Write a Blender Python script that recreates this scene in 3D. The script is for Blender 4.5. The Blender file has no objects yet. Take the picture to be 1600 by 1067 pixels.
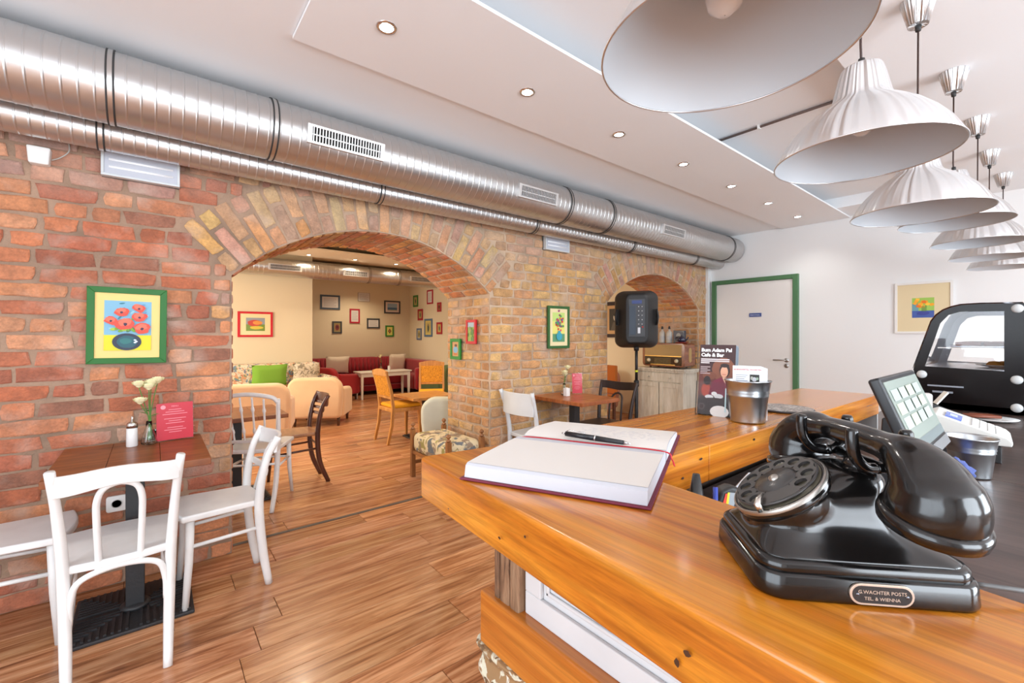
import bpy, bmesh, math, random
from mathutils import Vector, Matrix, noise
S = bpy.context.scene
COL = S.collection
PI = math.pi
random.seed(7)
H = 1.32           # eye height; brick wall at y = 3.14, end wall at x = 6.2
WY, WY2, EX = 3.14, 3.85, 6.2
CT = 1.08          # top of the bar ledge

# ------------------------------------------------ camera
cam_d = bpy.data.cameras.new('camera'); cam = bpy.data.objects.new('camera', cam_d); COL.objects.link(cam)
cam_d.sensor_width = 36; cam_d.lens = 36 * 689 / 1600; cam_d.shift_y = -10.5 / 1600
cam_d.clip_start = 0.02; cam_d.clip_end = 100
cam.location = (0, 0, H)
FW = Vector((.631, .776, 0)).normalized(); RT = Vector((FW.y, -FW.x, 0))
cam.rotation_euler = (PI / 2, 0, math.atan2(-FW.x, FW.y))
S.camera = cam
# ------------------------------------------------ world, light, exposure
w = bpy.data.worlds.new('daylight'); S.world = w; w.use_nodes = True
w.node_tree.nodes['Background'].inputs[0].default_value = (.80, .90, 1, 1)
w.node_tree.nodes['Background'].inputs[1].default_value = 1.5
S.view_settings.view_transform = 'Standard'; S.view_settings.look = 'None'
S.view_settings.gamma = 1; S.view_settings.use_curve_mapping = False
S.view_settings.exposure = 0.26
def area(name, loc, rot, sx, sy, e, col=(1, 1, 1)):
    l = bpy.data.lights.new(name, 'AREA'); l.shape = 'RECTANGLE'; l.size = sx; l.size_y = sy; l.energy = e; l.color = col
    o = bpy.data.objects.new(name, l); COL.objects.link(o); o.location = loc; o.rotation_euler = rot
    return o
# daylight entering by the shop windows behind the camera and on the left
area('window_daylight', (0.2, -3.12, 1.55), (math.radians(90), 0, 0), 2.1, 2.0, 120, (.84, .92, 1))
area('window_daylight', (3.2, -3.12, 1.55), (math.radians(90), 0, 0), 2.1, 2.0, 120, (.84, .92, 1))
area('window_daylight', (-2.32, 0.2, 1.55), (math.radians(90), 0, math.radians(-90)), 2.5, 2.0, 62, (.84, .92, 1))
# room behind: warm daylight from its own window on the left
area('window_daylight', (-1.92, 6.3, 1.6), (math.radians(90), 0, math.radians(-90)), 2.2, 1.6, 130, (1, .90, .74))
SPOT1, SPOT2 = 18, 60      # watts of each ceiling spot, front / back room

# ------------------------------------------------ helpers
def at(px, py, X=None, Y=None, z=None):
    d = FW * 689 + RT * (px - 800) + Vector((0, 0, 523 - py))
    if X is not None: k = X / d.x
    elif Y is not None: k = Y / d.y
    else: k = (z - H) / d.z
    return Vector((0, 0, H)) + d * k

MC = {}
def mat(name, col, rough=.6, metal=0, coat=0, bump=0, bscale=40, emit=0, spec=None, var=0, vscale=6, trans=0, sheen=0):
    if name in MC: return MC[name]
    m = bpy.data.materials.new(name); m.use_nodes = True; nt = m.node_tree
    b = nt.nodes['Principled BSDF']; c = (*col, 1)
    b.inputs['Base Color'].default_value = c; b.inputs['Roughness'].default_value = rough
    b.inputs['Metallic'].default_value = metal; b.inputs['Coat Weight'].default_value = coat
    b.inputs['Coat Roughness'].default_value = .08
    if spec is not None: b.inputs['Specular IOR Level'].default_value = spec
    if trans: b.inputs['Transmission Weight'].default_value = trans; b.inputs['IOR'].default_value = 1.45
    if sheen: b.inputs['Sheen Weight'].default_value = sheen
    if emit: b.inputs['Emission Color'].default_value = c; b.inputs['Emission Strength'].default_value = emit
    if bump or var:
        tc = nt.nodes.new('ShaderNodeTexCoord'); n = nt.nodes.new('ShaderNodeTexNoise')
        n.inputs['Scale'].default_value = bscale; n.inputs['Detail'].default_value = 5
        nt.links.new(tc.outputs['Object'], n.inputs['Vector'])
        if bump:
            bp = nt.nodes.new('ShaderNodeBump'); bp.inputs['Strength'].default_value = bump; bp.inputs['Distance'].default_value = .01
            nt.links.new(n.outputs['Fac'], bp.inputs['Height']); nt.links.new(bp.outputs['Normal'], b.inputs['Normal'])
        if var:
            n2 = nt.nodes.new('ShaderNodeTexNoise'); n2.inputs['Scale'].default_value = vscale; n2.inputs['Detail'].default_value = 4
            nt.links.new(tc.outputs['Object'], n2.inputs['Vector'])
            mr = nt.nodes.new('ShaderNodeMapRange'); mr.inputs[1].default_value = .3; mr.inputs[2].default_value = .7
            mr.inputs[3].default_value = 1 - var; mr.inputs[4].default_value = 1 + var
            nt.links.new(n2.outputs['Fac'], mr.inputs[0])
            mx = nt.nodes.new('ShaderNodeVectorMath'); mx.operation = 'SCALE'; mx.inputs[0].default_value = col
            nt.links.new(mr.outputs[0], mx.inputs['Scale']); nt.links.new(mx.outputs[0], b.inputs['Base Color'])
    MC[name] = m; return m

def grain(nt, vec, sc, stops, dist=1.5, wave=None):
    """wood grain: stretched noise through a colour ramp; returns the colour socket"""
    mp = nt.nodes.new('ShaderNodeMapping'); mp.inputs['Scale'].default_value = sc
    nt.links.new(vec, mp.inputs['Vector'])
    n = nt.nodes.new('ShaderNodeTexNoise'); n.inputs['Scale'].default_value = 1; n.inputs['Detail'].default_value = 6
    n.inputs['Distortion'].default_value = dist; n.inputs['Roughness'].default_value = .62
    nt.links.new(mp.outputs[0], n.inputs['Vector'])
    r = nt.nodes.new('ShaderNodeValToRGB'); e = r.color_ramp.elements
    while len(e) < len(stops): e.new(.5)
    for i, (p, c) in enumerate(stops): e[i].position = p; e[i].color = (*c, 1)
    nt.links.new(n.outputs['Fac'], r.inputs['Fac'])
    return r.outputs['Color'], n.outputs['Fac']

def wood(name, stops, sc, rough=.35, coat=0, bump=.1, tint=False, dist=1.5, knots=0, world=False, fine=0):
    if name in MC: return MC[name]
    m = bpy.data.materials.new(name); m.use_nodes = True; nt = m.node_tree
    b = nt.nodes['Principled BSDF']; b.inputs['Roughness'].default_value = rough
    b.inputs['Coat Weight'].default_value = coat; b.inputs['Coat Roughness'].default_value = .12
    if world:
        g = nt.nodes.new('ShaderNodeNewGeometry'); vec = g.outputs['Position']
        oi = nt.nodes.new('ShaderNodeObjectInfo'); ad = nt.nodes.new('ShaderNodeVectorMath'); ad.operation = 'MULTIPLY_ADD'
        nt.links.new(oi.outputs['Random'], ad.inputs[0]); ad.inputs[1].default_value = (0, 0, 40)
        nt.links.new(vec, ad.inputs[2]); vec = ad.outputs[0]
    else:
        tc = nt.nodes.new('ShaderNodeTexCoord'); vec = tc.outputs['Object']
    col, fac = grain(nt, vec, sc, stops, dist)
    if fine:
        c2, f2 = grain(nt, vec, tuple(x * 5 for x in sc), [(.35, (1 - fine,) * 3), (.6, (1, 1, 1))], .5)
        mx = nt.nodes.new('ShaderNodeMix'); mx.data_type = 'RGBA'; mx.blend_type = 'MULTIPLY'; mx.inputs[0].default_value = 1
        nt.links.new(col, mx.inputs[6]); nt.links.new(c2, mx.inputs[7]); col = mx.outputs[2]
    if knots:
        v = nt.nodes.new('ShaderNodeTexVoronoi'); mp = nt.nodes.new('ShaderNodeMapping')
        mp.inputs['Scale'].default_value = tuple(max(2.2, x * .28) for x in sc); nt.links.new(vec, mp.inputs['Vector'])
        v.inputs['Scale'].default_value = knots; nt.links.new(mp.outputs[0], v.inputs['Vector'])
        r = nt.nodes.new('ShaderNodeValToRGB'); e = r.color_ramp.elements
        e[0].position = .03; e[0].color = (.10, .03, .01, 1); e[1].position = .085; e[1].color = (1, 1, 1, 1)
        nt.links.new(v.outputs['Distance'], r.inputs['Fac'])
        mx = nt.nodes.new('ShaderNodeMix'); mx.data_type = 'RGBA'; mx.blend_type = 'MULTIPLY'; mx.inputs[0].default_value = 1
        nt.links.new(col, mx.inputs[6]); nt.links.new(r.outputs['Color'], mx.inputs[7]); col = mx.outputs[2]
    if tint:
        src = nt.nodes.new('ShaderNodeObjectInfo').outputs['Color'] if tint == 'obj' else None
        if tint == 'attr':
            a = nt.nodes.new('ShaderNodeAttribute'); a.attribute_name = 'tint'; src = a.outputs['Color']
        mx = nt.nodes.new('ShaderNodeMix'); mx.data_type = 'RGBA'; mx.blend_type = 'MULTIPLY'; mx.inputs[0].default_value = 1
        nt.links.new(col, mx.inputs[6]); nt.links.new(src, mx.inputs[7]); col = mx.outputs[2]
    nt.links.new(col, b.inputs['Base Color'])
    if bump:
        bp = nt.nodes.new('ShaderNodeBump'); bp.inputs['Strength'].default_value = bump; bp.inputs['Distance'].default_value = .003
        nt.links.new(fac, bp.inputs['Height']); nt.links.new(bp.outputs['Normal'], b.inputs['Normal'])
    MC[name] = m; return m

def fabric_spots(name, base, cols, scale=14, rough=.95):
    """printed fabric: blots of several colours on a pale ground"""
    if name in MC: return MC[name]
    m = bpy.data.materials.new(name); m.use_nodes = True; nt = m.node_tree
    b = nt.nodes['Principled BSDF']; b.inputs['Roughness'].default_value = rough
    tc = nt.nodes.new('ShaderNodeTexCoord'); cur = None
    for i, c in enumerate(cols):
        mp = nt.nodes.new('ShaderNodeMapping'); mp.inputs['Location'].default_value = (i * 3.7, i * 1.3, i * 7.1)
        nt.links.new(tc.outputs['Object'], mp.inputs['Vector'])
        n = nt.nodes.new('ShaderNodeTexNoise'); n.inputs['Scale'].default_value = scale * (1 + .15 * i); n.inputs['Detail'].default_value = 2
        n.inputs['Distortion'].default_value = 1
        nt.links.new(mp.outputs[0], n.inputs['Vector'])
        mr = nt.nodes.new('ShaderNodeMapRange'); mr.inputs[1].default_value = .565; mr.inputs[2].default_value = .60
        nt.links.new(n.outputs['Fac'], mr.inputs[0])
        mx = nt.nodes.new('ShaderNodeMix'); mx.data_type = 'RGBA'
        nt.links.new(mr.outputs[0], mx.inputs[0])
        if cur is None: mx.inputs[6].default_value = (*base, 1)
        else: nt.links.new(cur, mx.inputs[6])
        mx.inputs[7].default_value = (*c, 1); cur = mx.outputs[2]
    nt.links.new(cur, b.inputs['Base Color']); MC[name] = m; return m

class MB:
    def __init__(s): s.v = []; s.f = []; s.sm = []; s.mi = []
    def add(s, v, f, M=None, smooth=False, mi=0):
        o = len(s.v)
        s.v += [tuple(M @ Vector(p)) if M is not None else tuple(p) for p in v]
        s.f += [tuple(i + o for i in q) for q in f]; s.sm += [smooth] * len(f); s.mi += [mi] * len(f)
        return s
    def box(s, a, b, M=None, mi=0):
        x0, y0, z0 = a; x1, y1, z1 = b
        v = [(x0, y0, z0), (x1, y0, z0), (x1, y1, z0), (x0, y1, z0), (x0, y0, z1), (x1, y0, z1), (x1, y1, z1), (x0, y1, z1)]
        return s.add(v, [(3, 2, 1, 0), (4, 5, 6, 7), (0, 1, 5, 4), (1, 2, 6, 5), (2, 3, 7, 6), (3, 0, 4, 7)], M, False, mi)
    def lathe(s, prof, n=24, c=(0, 0, 0), M=None, smooth=True, cap=True, mi=0, ex=1, ey=1):
        v = []; f = []
        for r, z in prof:
            for i in range(n):
                a = 2 * PI * i / n; v.append((c[0] + ex * r * math.cos(a), c[1] + ey * r * math.sin(a), c[2] + z))
        for k in range(len(prof) - 1):
            for i in range(n):
                j = (i + 1) % n; f.append((k * n + i, k * n + j, (k + 1) * n + j, (k + 1) * n + i))
        if cap: f.append(tuple(range(n))[::-1]); f.append(tuple(range((len(prof) - 1) * n, len(prof) * n)))
        return s.add(v, f, M, smooth, mi)
    def tube(s, pts, r, n=10, closed=False, M=None, flat=(1, 1), up=None, mi=0, smooth=True):
        P = [Vector(p) for p in pts]; m = len(P)
        R = r if isinstance(r, (list, tuple)) else [r] * m
        v = []; prev = None
        for i, p in enumerate(P):
            if closed: t = P[(i + 1) % m] - P[i - 1]
            else: t = P[min(i + 1, m - 1)] - P[max(i - 1, 0)]
            t.normalize()
            u = Vector(up) if up is not None else (prev if prev is not None else (Vector((0, 0, 1)) if abs(t.z) < .9 else Vector((1, 0, 0))))
            a = (u - t * u.dot(t)).normalized(); b = t.cross(a); prev = a
            for k in range(n):
                th = 2 * PI * k / n
                v.append(tuple(p + a * math.cos(th) * R[i] * flat[0] + b * math.sin(th) * R[i] * flat[1]))
        f = []
        for i in range(m if closed else m - 1):
            i2 = (i + 1) % m
            for k in range(n):
                k2 = (k + 1) % n; f.append((i * n + k, i * n + k2, i2 * n + k2, i2 * n + k))
        if not closed: f.append(tuple(range(n))[::-1]); f.append(tuple(range((m - 1) * n, m * n)))
        return s.add(v, f, M, smooth, mi)
    def prism(s, poly, d0, d1, axis='z', M=None, mi=0):
        """poly: 2-D outline; axis z -> (x,y), y -> (x,z), x -> (y,z)"""
        def mk(p, d): return {'z': (p[0], p[1], d), 'y': (p[0], d, p[1]), 'x': (d, p[0], p[1])}[axis]
        n = len(poly); v = [mk(p, d0) for p in poly] + [mk(p, d1) for p in poly]
        f = [tuple(range(n))[::-1], tuple(range(n, 2 * n))] + [(i, (i + 1) % n, n + (i + 1) % n, n + i) for i in range(n)]
        return s.add(v, f, M, False, mi)
    def loft(s, rings, cap=True, M=None, smooth=True, mi=0):
        n = len(rings[0]); v = [p for r in rings for p in r]; f = []
        for k in range(len(rings) - 1):
            for i in range(n):
                j = (i + 1) % n; f.append((k * n + i, k * n + j, (k + 1) * n + j, (k + 1) * n + i))
        if cap: f.append(tuple(range(n))[::-1]); f.append(tuple(range((len(rings) - 1) * n, len(rings) * n)))
        return s.add(v, f, M, smooth, mi)
    def mesh(s, name, mats, fix=True):
        me = bpy.data.meshes.new(name); me.from_pydata(s.v, [], s.f)
        for m in (mats if isinstance(mats, (list, tuple)) else [mats]): me.materials.append(m)
        me.polygons.foreach_set('use_smooth', s.sm); me.polygons.foreach_set('material_index', s.mi)
        if fix:
            bm = bmesh.new(); bm.from_mesh(me); bmesh.ops.recalc_face_normals(bm, faces=bm.faces); bm.to_mesh(me); bm.free()
        me.update(); return me
    def build(s, name, mats, parent=None, loc=None, rot=None, bevel=0, seg=2, sub=0, fix=True):
        o = bpy.data.objects.new(name, s.mesh(name, mats, fix)); COL.objects.link(o)
        if parent is not None: o.parent = parent
        if loc is not None: o.location = loc
        if rot is not None: o.rotation_euler = rot
        if bevel:
            b = o.modifiers.new('bevel', 'BEVEL'); b.width = bevel; b.segments = seg; b.limit_method = 'ANGLE'; b.angle_limit = .6
            b.harden_normals = False
            o.data.polygons.foreach_set('use_smooth', [True] * len(o.data.polygons))
            wn = o.modifiers.new('wn', 'WEIGHTED_NORMAL'); wn.keep_sharp = False
        if sub:
            b = o.modifiers.new('sub', 'SUBSURF'); b.levels = sub; b.render_levels = sub
        return o

def tag(o, label=None, cat=None, group=None, kind=None):
    if label: o['label'] = label
    if cat: o['category'] = cat
    if group: o['group'] = group
    if kind: o['kind'] = kind
    return o
def thing(name, label, cat, loc=(0, 0, 0), rz=0, group=None, kind=None):
    o = bpy.data.objects.new(name, None); COL.objects.link(o); o.location = loc; o.rotation_euler = (0, 0, rz)
    o.empty_display_size = .1
    return tag(o, label, cat, group, kind)
def kids(o): return [c for c in ALLC.get(o.name, [])]
ALLC = {}
def dup(root, loc, rz=None, label=None, group=None):
    r = root.copy(); COL.objects.link(r); r.location = loc
    if rz is not None: r.rotation_euler = (0, 0, rz)
    if label: r['label'] = label
    if group: r['group'] = group
    def rec(a, b):
        for ch in list(a.children):
            c = ch.copy(); COL.objects.link(c); c.parent = b
            rec(ch, c)
    rec(root, r); return r
def text(name, s, size, m, parent, M, align='LEFT', ext=.0004, bold=0):
    cu = bpy.data.curves.new('t', 'FONT'); cu.body = s; cu.size = size; cu.extrude = ext; cu.align_x = align; cu.offset = bold
    cu.resolution_u = 2
    t = bpy.data.objects.new('t', cu); COL.objects.link(t)
    dg = bpy.context.evaluated_depsgraph_get(); dg.update()
    me = bpy.data.meshes.new_from_object(t.evaluated_get(dg)); me.name = name
    bpy.data.objects.remove(t); bpy.data.curves.remove(cu)
    me.materials.clear(); me.materials.append(m); me.transform(M)
    o = bpy.data.objects.new(name, me); COL.objects.link(o); o.parent = parent; return o
def T(x, y, z): return Matrix.Translation((x, y, z))
def R(a, ax): return Matrix.Rotation(a, 4, ax)
def rbox(cx, cy, r, n=4, pts=None):
    """rounded rectangle outline, half sizes cx, cy"""
    o = []
    for (sx, sy, a0) in ((1, 1, 0), (-1, 1, 90), (-1, -1, 180), (1, -1, 270)):
        for k in range(n + 1):
            a = math.radians(a0 + 90 * k / n)
            o.append((sx * (cx - r) + r * math.cos(a), sy * (cy - r) + r * math.sin(a)))
    return o
def spl(pts, n=8):
    """Catmull-Rom through points"""
    P = [Vector(p) for p in pts]; o = []
    P = [P[0] * 2 - P[1]] + P + [P[-1] * 2 - P[-2]]
    for i in range(1, len(P) - 2):
        for k in range(n):
            t = k / n; a, b, c, d = P[i - 1], P[i], P[i + 1], P[i + 2]
            o.append(.5 * ((2 * b) + (c - a) * t + (2 * a - 5 * b + 4 * c - d) * t * t + (3 * b - a - 3 * c + d) * t ** 3))
    o.append(P[-2].copy()); return o
def srgb(r, g, b):
    f = lambda c: (c / 255 / 12.92) if c / 255 <= .04045 else ((c / 255 + .055) / 1.055) ** 2.4
    return (f(r), f(g), f(b))
# ================================================= THE SETTING
M_wall = mat('wall_paint_white', (.84, .85, .85), .85, bump=.04, bscale=60)
M_cream = mat('wall_paint_cream', (.80, .70, .50), .85, bump=.04, bscale=60)
M_ceil = mat('ceiling_paint', (.88, .90, .92), .8)
M_ceil2 = mat('ceiling_paint_warm', (.80, .70, .54), .8)
M_mortar = mat('mortar', (.46, .33, .235), .95, bump=1.0, bscale=38, var=.28, vscale=4)
M_trim = mat('trim_white', (.8, .8, .78), .5)
def struct(mb, name, m, parent=None, **k):
    o = mb.build(name, m, parent, **k)
    if parent is None: o['kind'] = 'structure'
    return o

def mortar_mat():
    m = M_mortar; nt = m.node_tree; bs = nt.nodes['Principled BSDF']; old = bs.inputs['Base Color'].links[0].from_node   # scale node
    g = nt.nodes.new('ShaderNodeNewGeometry'); sp = nt.nodes.new('ShaderNodeSeparateXYZ'); nt.links.new(g.outputs['Position'], sp.inputs[0])
    mr = nt.nodes.new('ShaderNodeMapRange'); mr.inputs[1].default_value = .2; mr.inputs[2].default_value = 1.9; nt.links.new(sp.outputs['X'], mr.inputs[0])
    mx = nt.nodes.new('ShaderNodeMix'); mx.data_type = 'RGBA'; nt.links.new(mr.outputs[0], mx.inputs[0]); mx.inputs[6].default_value = (.34, .225, .155, 1); mx.inputs[7].default_value = (.50, .37, .26, 1)
    nt.links.new(mx.outputs[2], old.inputs[0])
mortar_mat()
# floor: sub-floor slab with planks on it
floor = struct(MB().box((-2.4, -3.2, -.1), (6.4, 10.6, -.006)), 'floor', mat('floor_joint', (.10, .05, .03), .9))
PX0, PX1, PY0, PY1, PWD = -1.3, 6.2, -.4, 10.4, .192
wood_stops = [(.24, (.12, .034, .014)), (.42, (.40, .160, .066)), (.56, (.60, .295, .145)), (.78, (.76, .46, .265))]
M_pl = wood('laminate_floor', wood_stops, (1.5, 20, 10), rough=.27, coat=.15, tint='obj', world=True, bump=.05, dist=1.2, fine=.22)
M_pl2 = wood('laminate_floor_far', wood_stops, (1.5, 20, 10), rough=.27, coat=.15, tint='attr', world=True, bump=.05, dist=1.2, fine=.22)
planks = []
rng = random.Random(3)
y = PY0; row = 0
while y < PY1:
    x = PX0 - rng.uniform(0, 1.2)
    while x < PX1:
        L = rng.choice((1.29, 1.29, .88))
        a, b = max(x, PX0), min(x + L, PX1)
        if b - a > .04:
            k = rng.uniform(.84, 1.14); tint = (k * rng.uniform(.97, 1.05), k, k * rng.uniform(.88, 1.05), 1)
            planks.append((a, b, y, min(y + PWD, PY1), tint))
        x += L
    y += PWD; row += 1
def score(c, n, area_):
    d = Vector(c) - Vector((0, 0, H)); dep = d.dot(FW)
    if dep < .3: return 0
    px = 800 + 689 * d.dot(RT) / dep; py = 523 - 689 * d.z / dep
    if px < -60 or px > 1660 or py < -60 or py > 1130: return 0
    dn = Vector(n).dot(-d)
    if dn <= 0: return 0
    return area_ * dn / d.length / dep ** 2
def hidden_floor(cx, cy):
    # behind the brick piers or behind the bar, seen from the camera
    if cy > WY and cy > 1e-6:
        xw = cx * WY / cy
        if not (.36 < xw < 2.31 or 3.9 < xw < 5.92): return True
    if cx > .55 and cy < .9: return True
    return False
planks.sort(key=lambda p: -(0 if hidden_floor((p[0] + p[1]) / 2, (p[2] + p[3]) / 2) else score(((p[0] + p[1]) / 2, (p[2] + p[3]) / 2, 0), (0, 0, 1), (p[1] - p[0]) * PWD)))
def plank_geo(mb, a, b, c, d, z0, z1, g=.0012, e=.0015):
    v = [(a + g, c + g, z0), (b - g, c + g, z0), (b - g, d - g, z0), (a + g, d - g, z0),
         (a + g, c + g, z1 - e), (b - g, c + g, z1 - e), (b - g, d - g, z1 - e), (a + g, d - g, z1 - e),
         (a + g + e, c + g + e, z1), (b - g - e, c + g + e, z1), (b - g - e, d - g - e, z1), (a + g + e, d - g - e, z1)]
    f = [(0, 1, 5, 4), (1, 2, 6, 5), (2, 3, 7, 6), (3, 0, 4, 7), (4, 5, 9, 8), (5, 6, 10, 9), (6, 7, 11, 10), (7, 4, 8, 11), (8, 9, 10, 11)]
    mb.add(v, f)
pm = {}
for (a, b, c, d, t) in planks[:300]:
    L = round(b - a, 3); W = round(d - c, 3)
    if (L, W) not in pm:
        q = MB(); plank_geo(q, 0, L, 0, W, -.006, 0); pm[(L, W)] = q.mesh('plank', M_pl, False)
    o = bpy.data.objects.new('floor_plank', pm[(L, W)]); COL.objects.link(o); o.parent = floor; o.location = (a, c, 0); o.color = t
def stuff_mesh(name, geo, cols, m, parent):
    me = geo.mesh(name, m, False)
    at_ = me.color_attributes.new('tint', 'FLOAT_COLOR', 'POINT')
    at_.data.foreach_set('color', [x for c in cols for x in c])
    o = bpy.data.objects.new(name, me); COL.objects.link(o); o.parent = parent; o['kind'] = 'stuff'; return o
q = MB(); cl = []
for (a, b, c, d, t) in planks[300:]:
    plank_geo(q, a, b, c, d, -.006, 0); cl += [t] * 12
stuff_mesh('floor_planks_far', q, cl, M_pl2, floor)
M_plain = wood('laminate_floor_plain', wood_stops, (1.6, 26, 10), rough=.30, bump=.05)
q = MB(); q.box((-2.3, -3.15, -.006), (PX0, 10.4, 0)); q.box((PX0, -3.15, -.006), (6.2, PY0, 0))
q.build('floor_border', M_plain, floor)
struct(MB().box((.37, 3.235, 0), (2.3, 3.262, .004)), 'trim_1', mat('threshold', (.10, .085, .07), .5))

# ---- walls
def wallbox(name, a, b, m): return struct(MB().box(a, b), name, m)
q = MB(); q.box((6.2, -3.2, 0), (6.4, WY, 2.9)); wall_right = struct(q, 'wall_right', M_wall)
q = MB(); q.box((6.2, WY, 0), (6.4, 8.5, 2.9)); struct(q, 'wall_right_back_room', M_cream)
q = MB()                                              # left wall with a window opening
q.box((-2.5, -3.2, 0), (-2.3, -1.1, 2.9)); q.box((-2.5, 1.5, 0), (-2.3, WY, 2.9))
q.box((-2.5, -1.1, 0), (-2.3, 1.5, .5)); q.box((-2.5, -1.1, 2.55), (-2.3, 1.5, 2.9)); struct(q, 'wall_left', M_wall)
q = MB()
for (a, b) in ((-2.5, -.85), (1.25, 2.15), (4.25, 6.4)): q.box((a, -3.3, 0), (b, -3.1, 2.9))
for (a, b) in ((-.85, 1.25), (2.15, 4.25)): q.box((a, -3.3, 0), (b, -3.1, .5)); q.box((a, -3.3, 2.55), (b, -3.1, 2.9))
struct(q, 'wall_front', M_wall)
M_wf = mat('window_frame_paint', (.75, .75, .73), .4)
M_glass = mat('clear_glass', (1, 1, 1), .02, trans=1)
for n_, (a, b) in enumerate(((-.85, 1.25), (2.15, 4.25))):
    r = thing('window_%d' % (n_ + 1), None, None, kind='structure')
    q = MB(); q.box((a, -3.28, .5), (a + .07, -3.2, 2.55)); q.box((b - .07, -3.28, .5), (b, -3.2, 2.55)); q.box((a, -3.28, .5), (b, -3.2, .57)); q.box((a, -3.28, 2.48), (b, -3.2, 2.55))
    q.box(((a + b) / 2 - .03, -3.28, .57), ((a + b) / 2 + .03, -3.2, 2.48)); q.build('window_frame', M_wf, r)
    for c, d in ((a + .07, (a + b) / 2 - .03), ((a + b) / 2 + .03, b - .07)): MB().box((c, -3.245, .57), (d, -3.239, 2.48)).build('pane', M_glass, r)
r = thing('window_3', None, None, kind='structure')
q = MB(); q.box((-2.48, -1.1, .5), (-2.4, -1.03, 2.55)); q.box((-2.48, 1.43, .5), (-2.4, 1.5, 2.55)); q.box((-2.48, -1.1, .5), (-2.4, 1.5, .57)); q.box((-2.48, -1.1, 2.48), (-2.4, 1.5, 2.55)); q.box((-2.48, .17, .57), (-2.4, .23, 2.48))
q.build('window_frame', M_wf, r)
for c, d in ((-1.03, .17), (.23, 1.43)): MB().box((-2.445, c, .57), (-2.439, d, 2.48)).build('pane', M_glass, r)
# back room: cream walls, alcove
q = MB(); q.box((-2.2, WY2, 0), (-2.0, 5.2, 2.9)); q.box((-2.2, 7.4, 0), (-2.0, 8.6, 2.9)); q.box((-2.2, 5.2, 0), (-2.0, 7.4, .8)); q.box((-2.2, 5.2, 2.4), (-2.0, 7.4, 2.9)); struct(q, 'wall_left_back_room', M_cream)
r = thing('window_4', None, None, kind='structure')
q = MB(); q.box((-2.16, 5.2, .8), (-2.1, 5.27, 2.4)); q.box((-2.16, 7.33, .8), (-2.1, 7.4, 2.4)); q.box((-2.16, 5.2, .8), (-2.1, 7.4, .87)); q.box((-2.16, 5.2, 2.33), (-2.1, 7.4, 2.4)); q.box((-2.16, 6.27, .87), (-2.1, 6.33, 2.33)); q.build('window_frame', M_wf, r)
for c, d in ((5.27, 6.27), (6.33, 7.33)): MB().box((-2.133, c, .87), (-2.127, d, 2.33)).build('pane', M_glass, r)
AX0, AX1, AY = 2.24, 5.08, 10.4
wallbox('wall_back_left', (-2.2, 8.5, 0), (AX0, 10.6, 2.9), M_cream)
wallbox('wall_back', (AX0, AY, 0), (AX1, 10.6, 2.9), mat('wall_paint_ochre', (.74, .63, .44), .85))
wallbox('wall_back_right', (AX1, 8.5, 0), (6.4, 10.6, 2.9), M_cream)
# ---- ceilings
q = MB(); q.box((-2.5, 1.75, 2.68), (6.2, WY, 2.9)); q.box((-2.5, .668, 2.79), (5.7, 1.75, 2.9)); q.box((-2.5, -3.3, 2.665), (6.2, .668, 2.9)); q.box((5.7, .668, 2.68), (6.2, 1.75, 2.9))
ceiling = struct(q, 'ceiling', M_ceil)
struct(MB().box((.49, 1.475, 2.662), (6.19, 2.18, 2.677)), 'trim_2', mat('ceiling_panel_paint', (.89, .91, .93), .8))
q = MB(); q.box((-2.2, WY2, 2.78), (6.4, 10.6, 2.9)); struct(q, 'ceiling_back_room', M_ceil2)
struct(MB().box((.2, 7.35, 2.665), (5.9, 8.1, 2.69)), 'trim_3', M_ceil2)
struct(MB().box((2.3, 9.0, 2.66), (5.0, 10.3, 2.69)), 'trim_4', M_ceil2)
MB().tube([(3.3, .68, 2.778), (3.3, 1.74, 2.778)], .009, 8).build('conduit', mat('conduit', (.12, .08, .07), .5), ceiling)
for yy in (1.3,): MB().box((3.285, yy, 2.762), (3.315, yy + .015, 2.79)).build('conduit_clip', M_trim, ceiling)

# ---- brick wall with two arches
A1 = (.367, 2.30); A2 = (3.92, 5.91); SPR, RISE = 1.68, .395
def arch_pts(a, n=28, off=0):
    hw = (a[1] - a[0]) / 2; Rr = (hw * hw + RISE * RISE) / (2 * RISE); cx = (a[0] + a[1]) / 2; cz = SPR + RISE - Rr
    th = math.asin(hw / Rr)
    return cx, cz, Rr, th
def arch_curve(a, n=28):
    cx, cz, Rr, th = arch_pts(a)
    return [(cx + Rr * math.sin(-th + 2 * th * i / n), cz + Rr * math.cos(-th + 2 * th * i / n)) for i in range(n + 1)]
TOPZ = 2.9; XL = -2.3; XR = 6.2
q = MB()
def seg(x0, x1, z0, z1):
    q.box((x0, WY, z0), (x1, WY2, z1))
seg(XL, A1[0], 0, TOPZ); seg(A1[1], A2[0], 0, TOPZ); seg(A2[1], XR, 0, TOPZ)
for a in (A1, A2):
    c = arch_curve(a)
    for i in range(len(c) - 1):
        (xa, za), (xb, zb) = c[i], c[i + 1]
        q.prism([(xa, za), (xb, zb), (xb, TOPZ), (xa, TOPZ)], WY, WY2, 'y')
wall_brick = struct(q, 'wall_brick', M_mortar)
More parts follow.
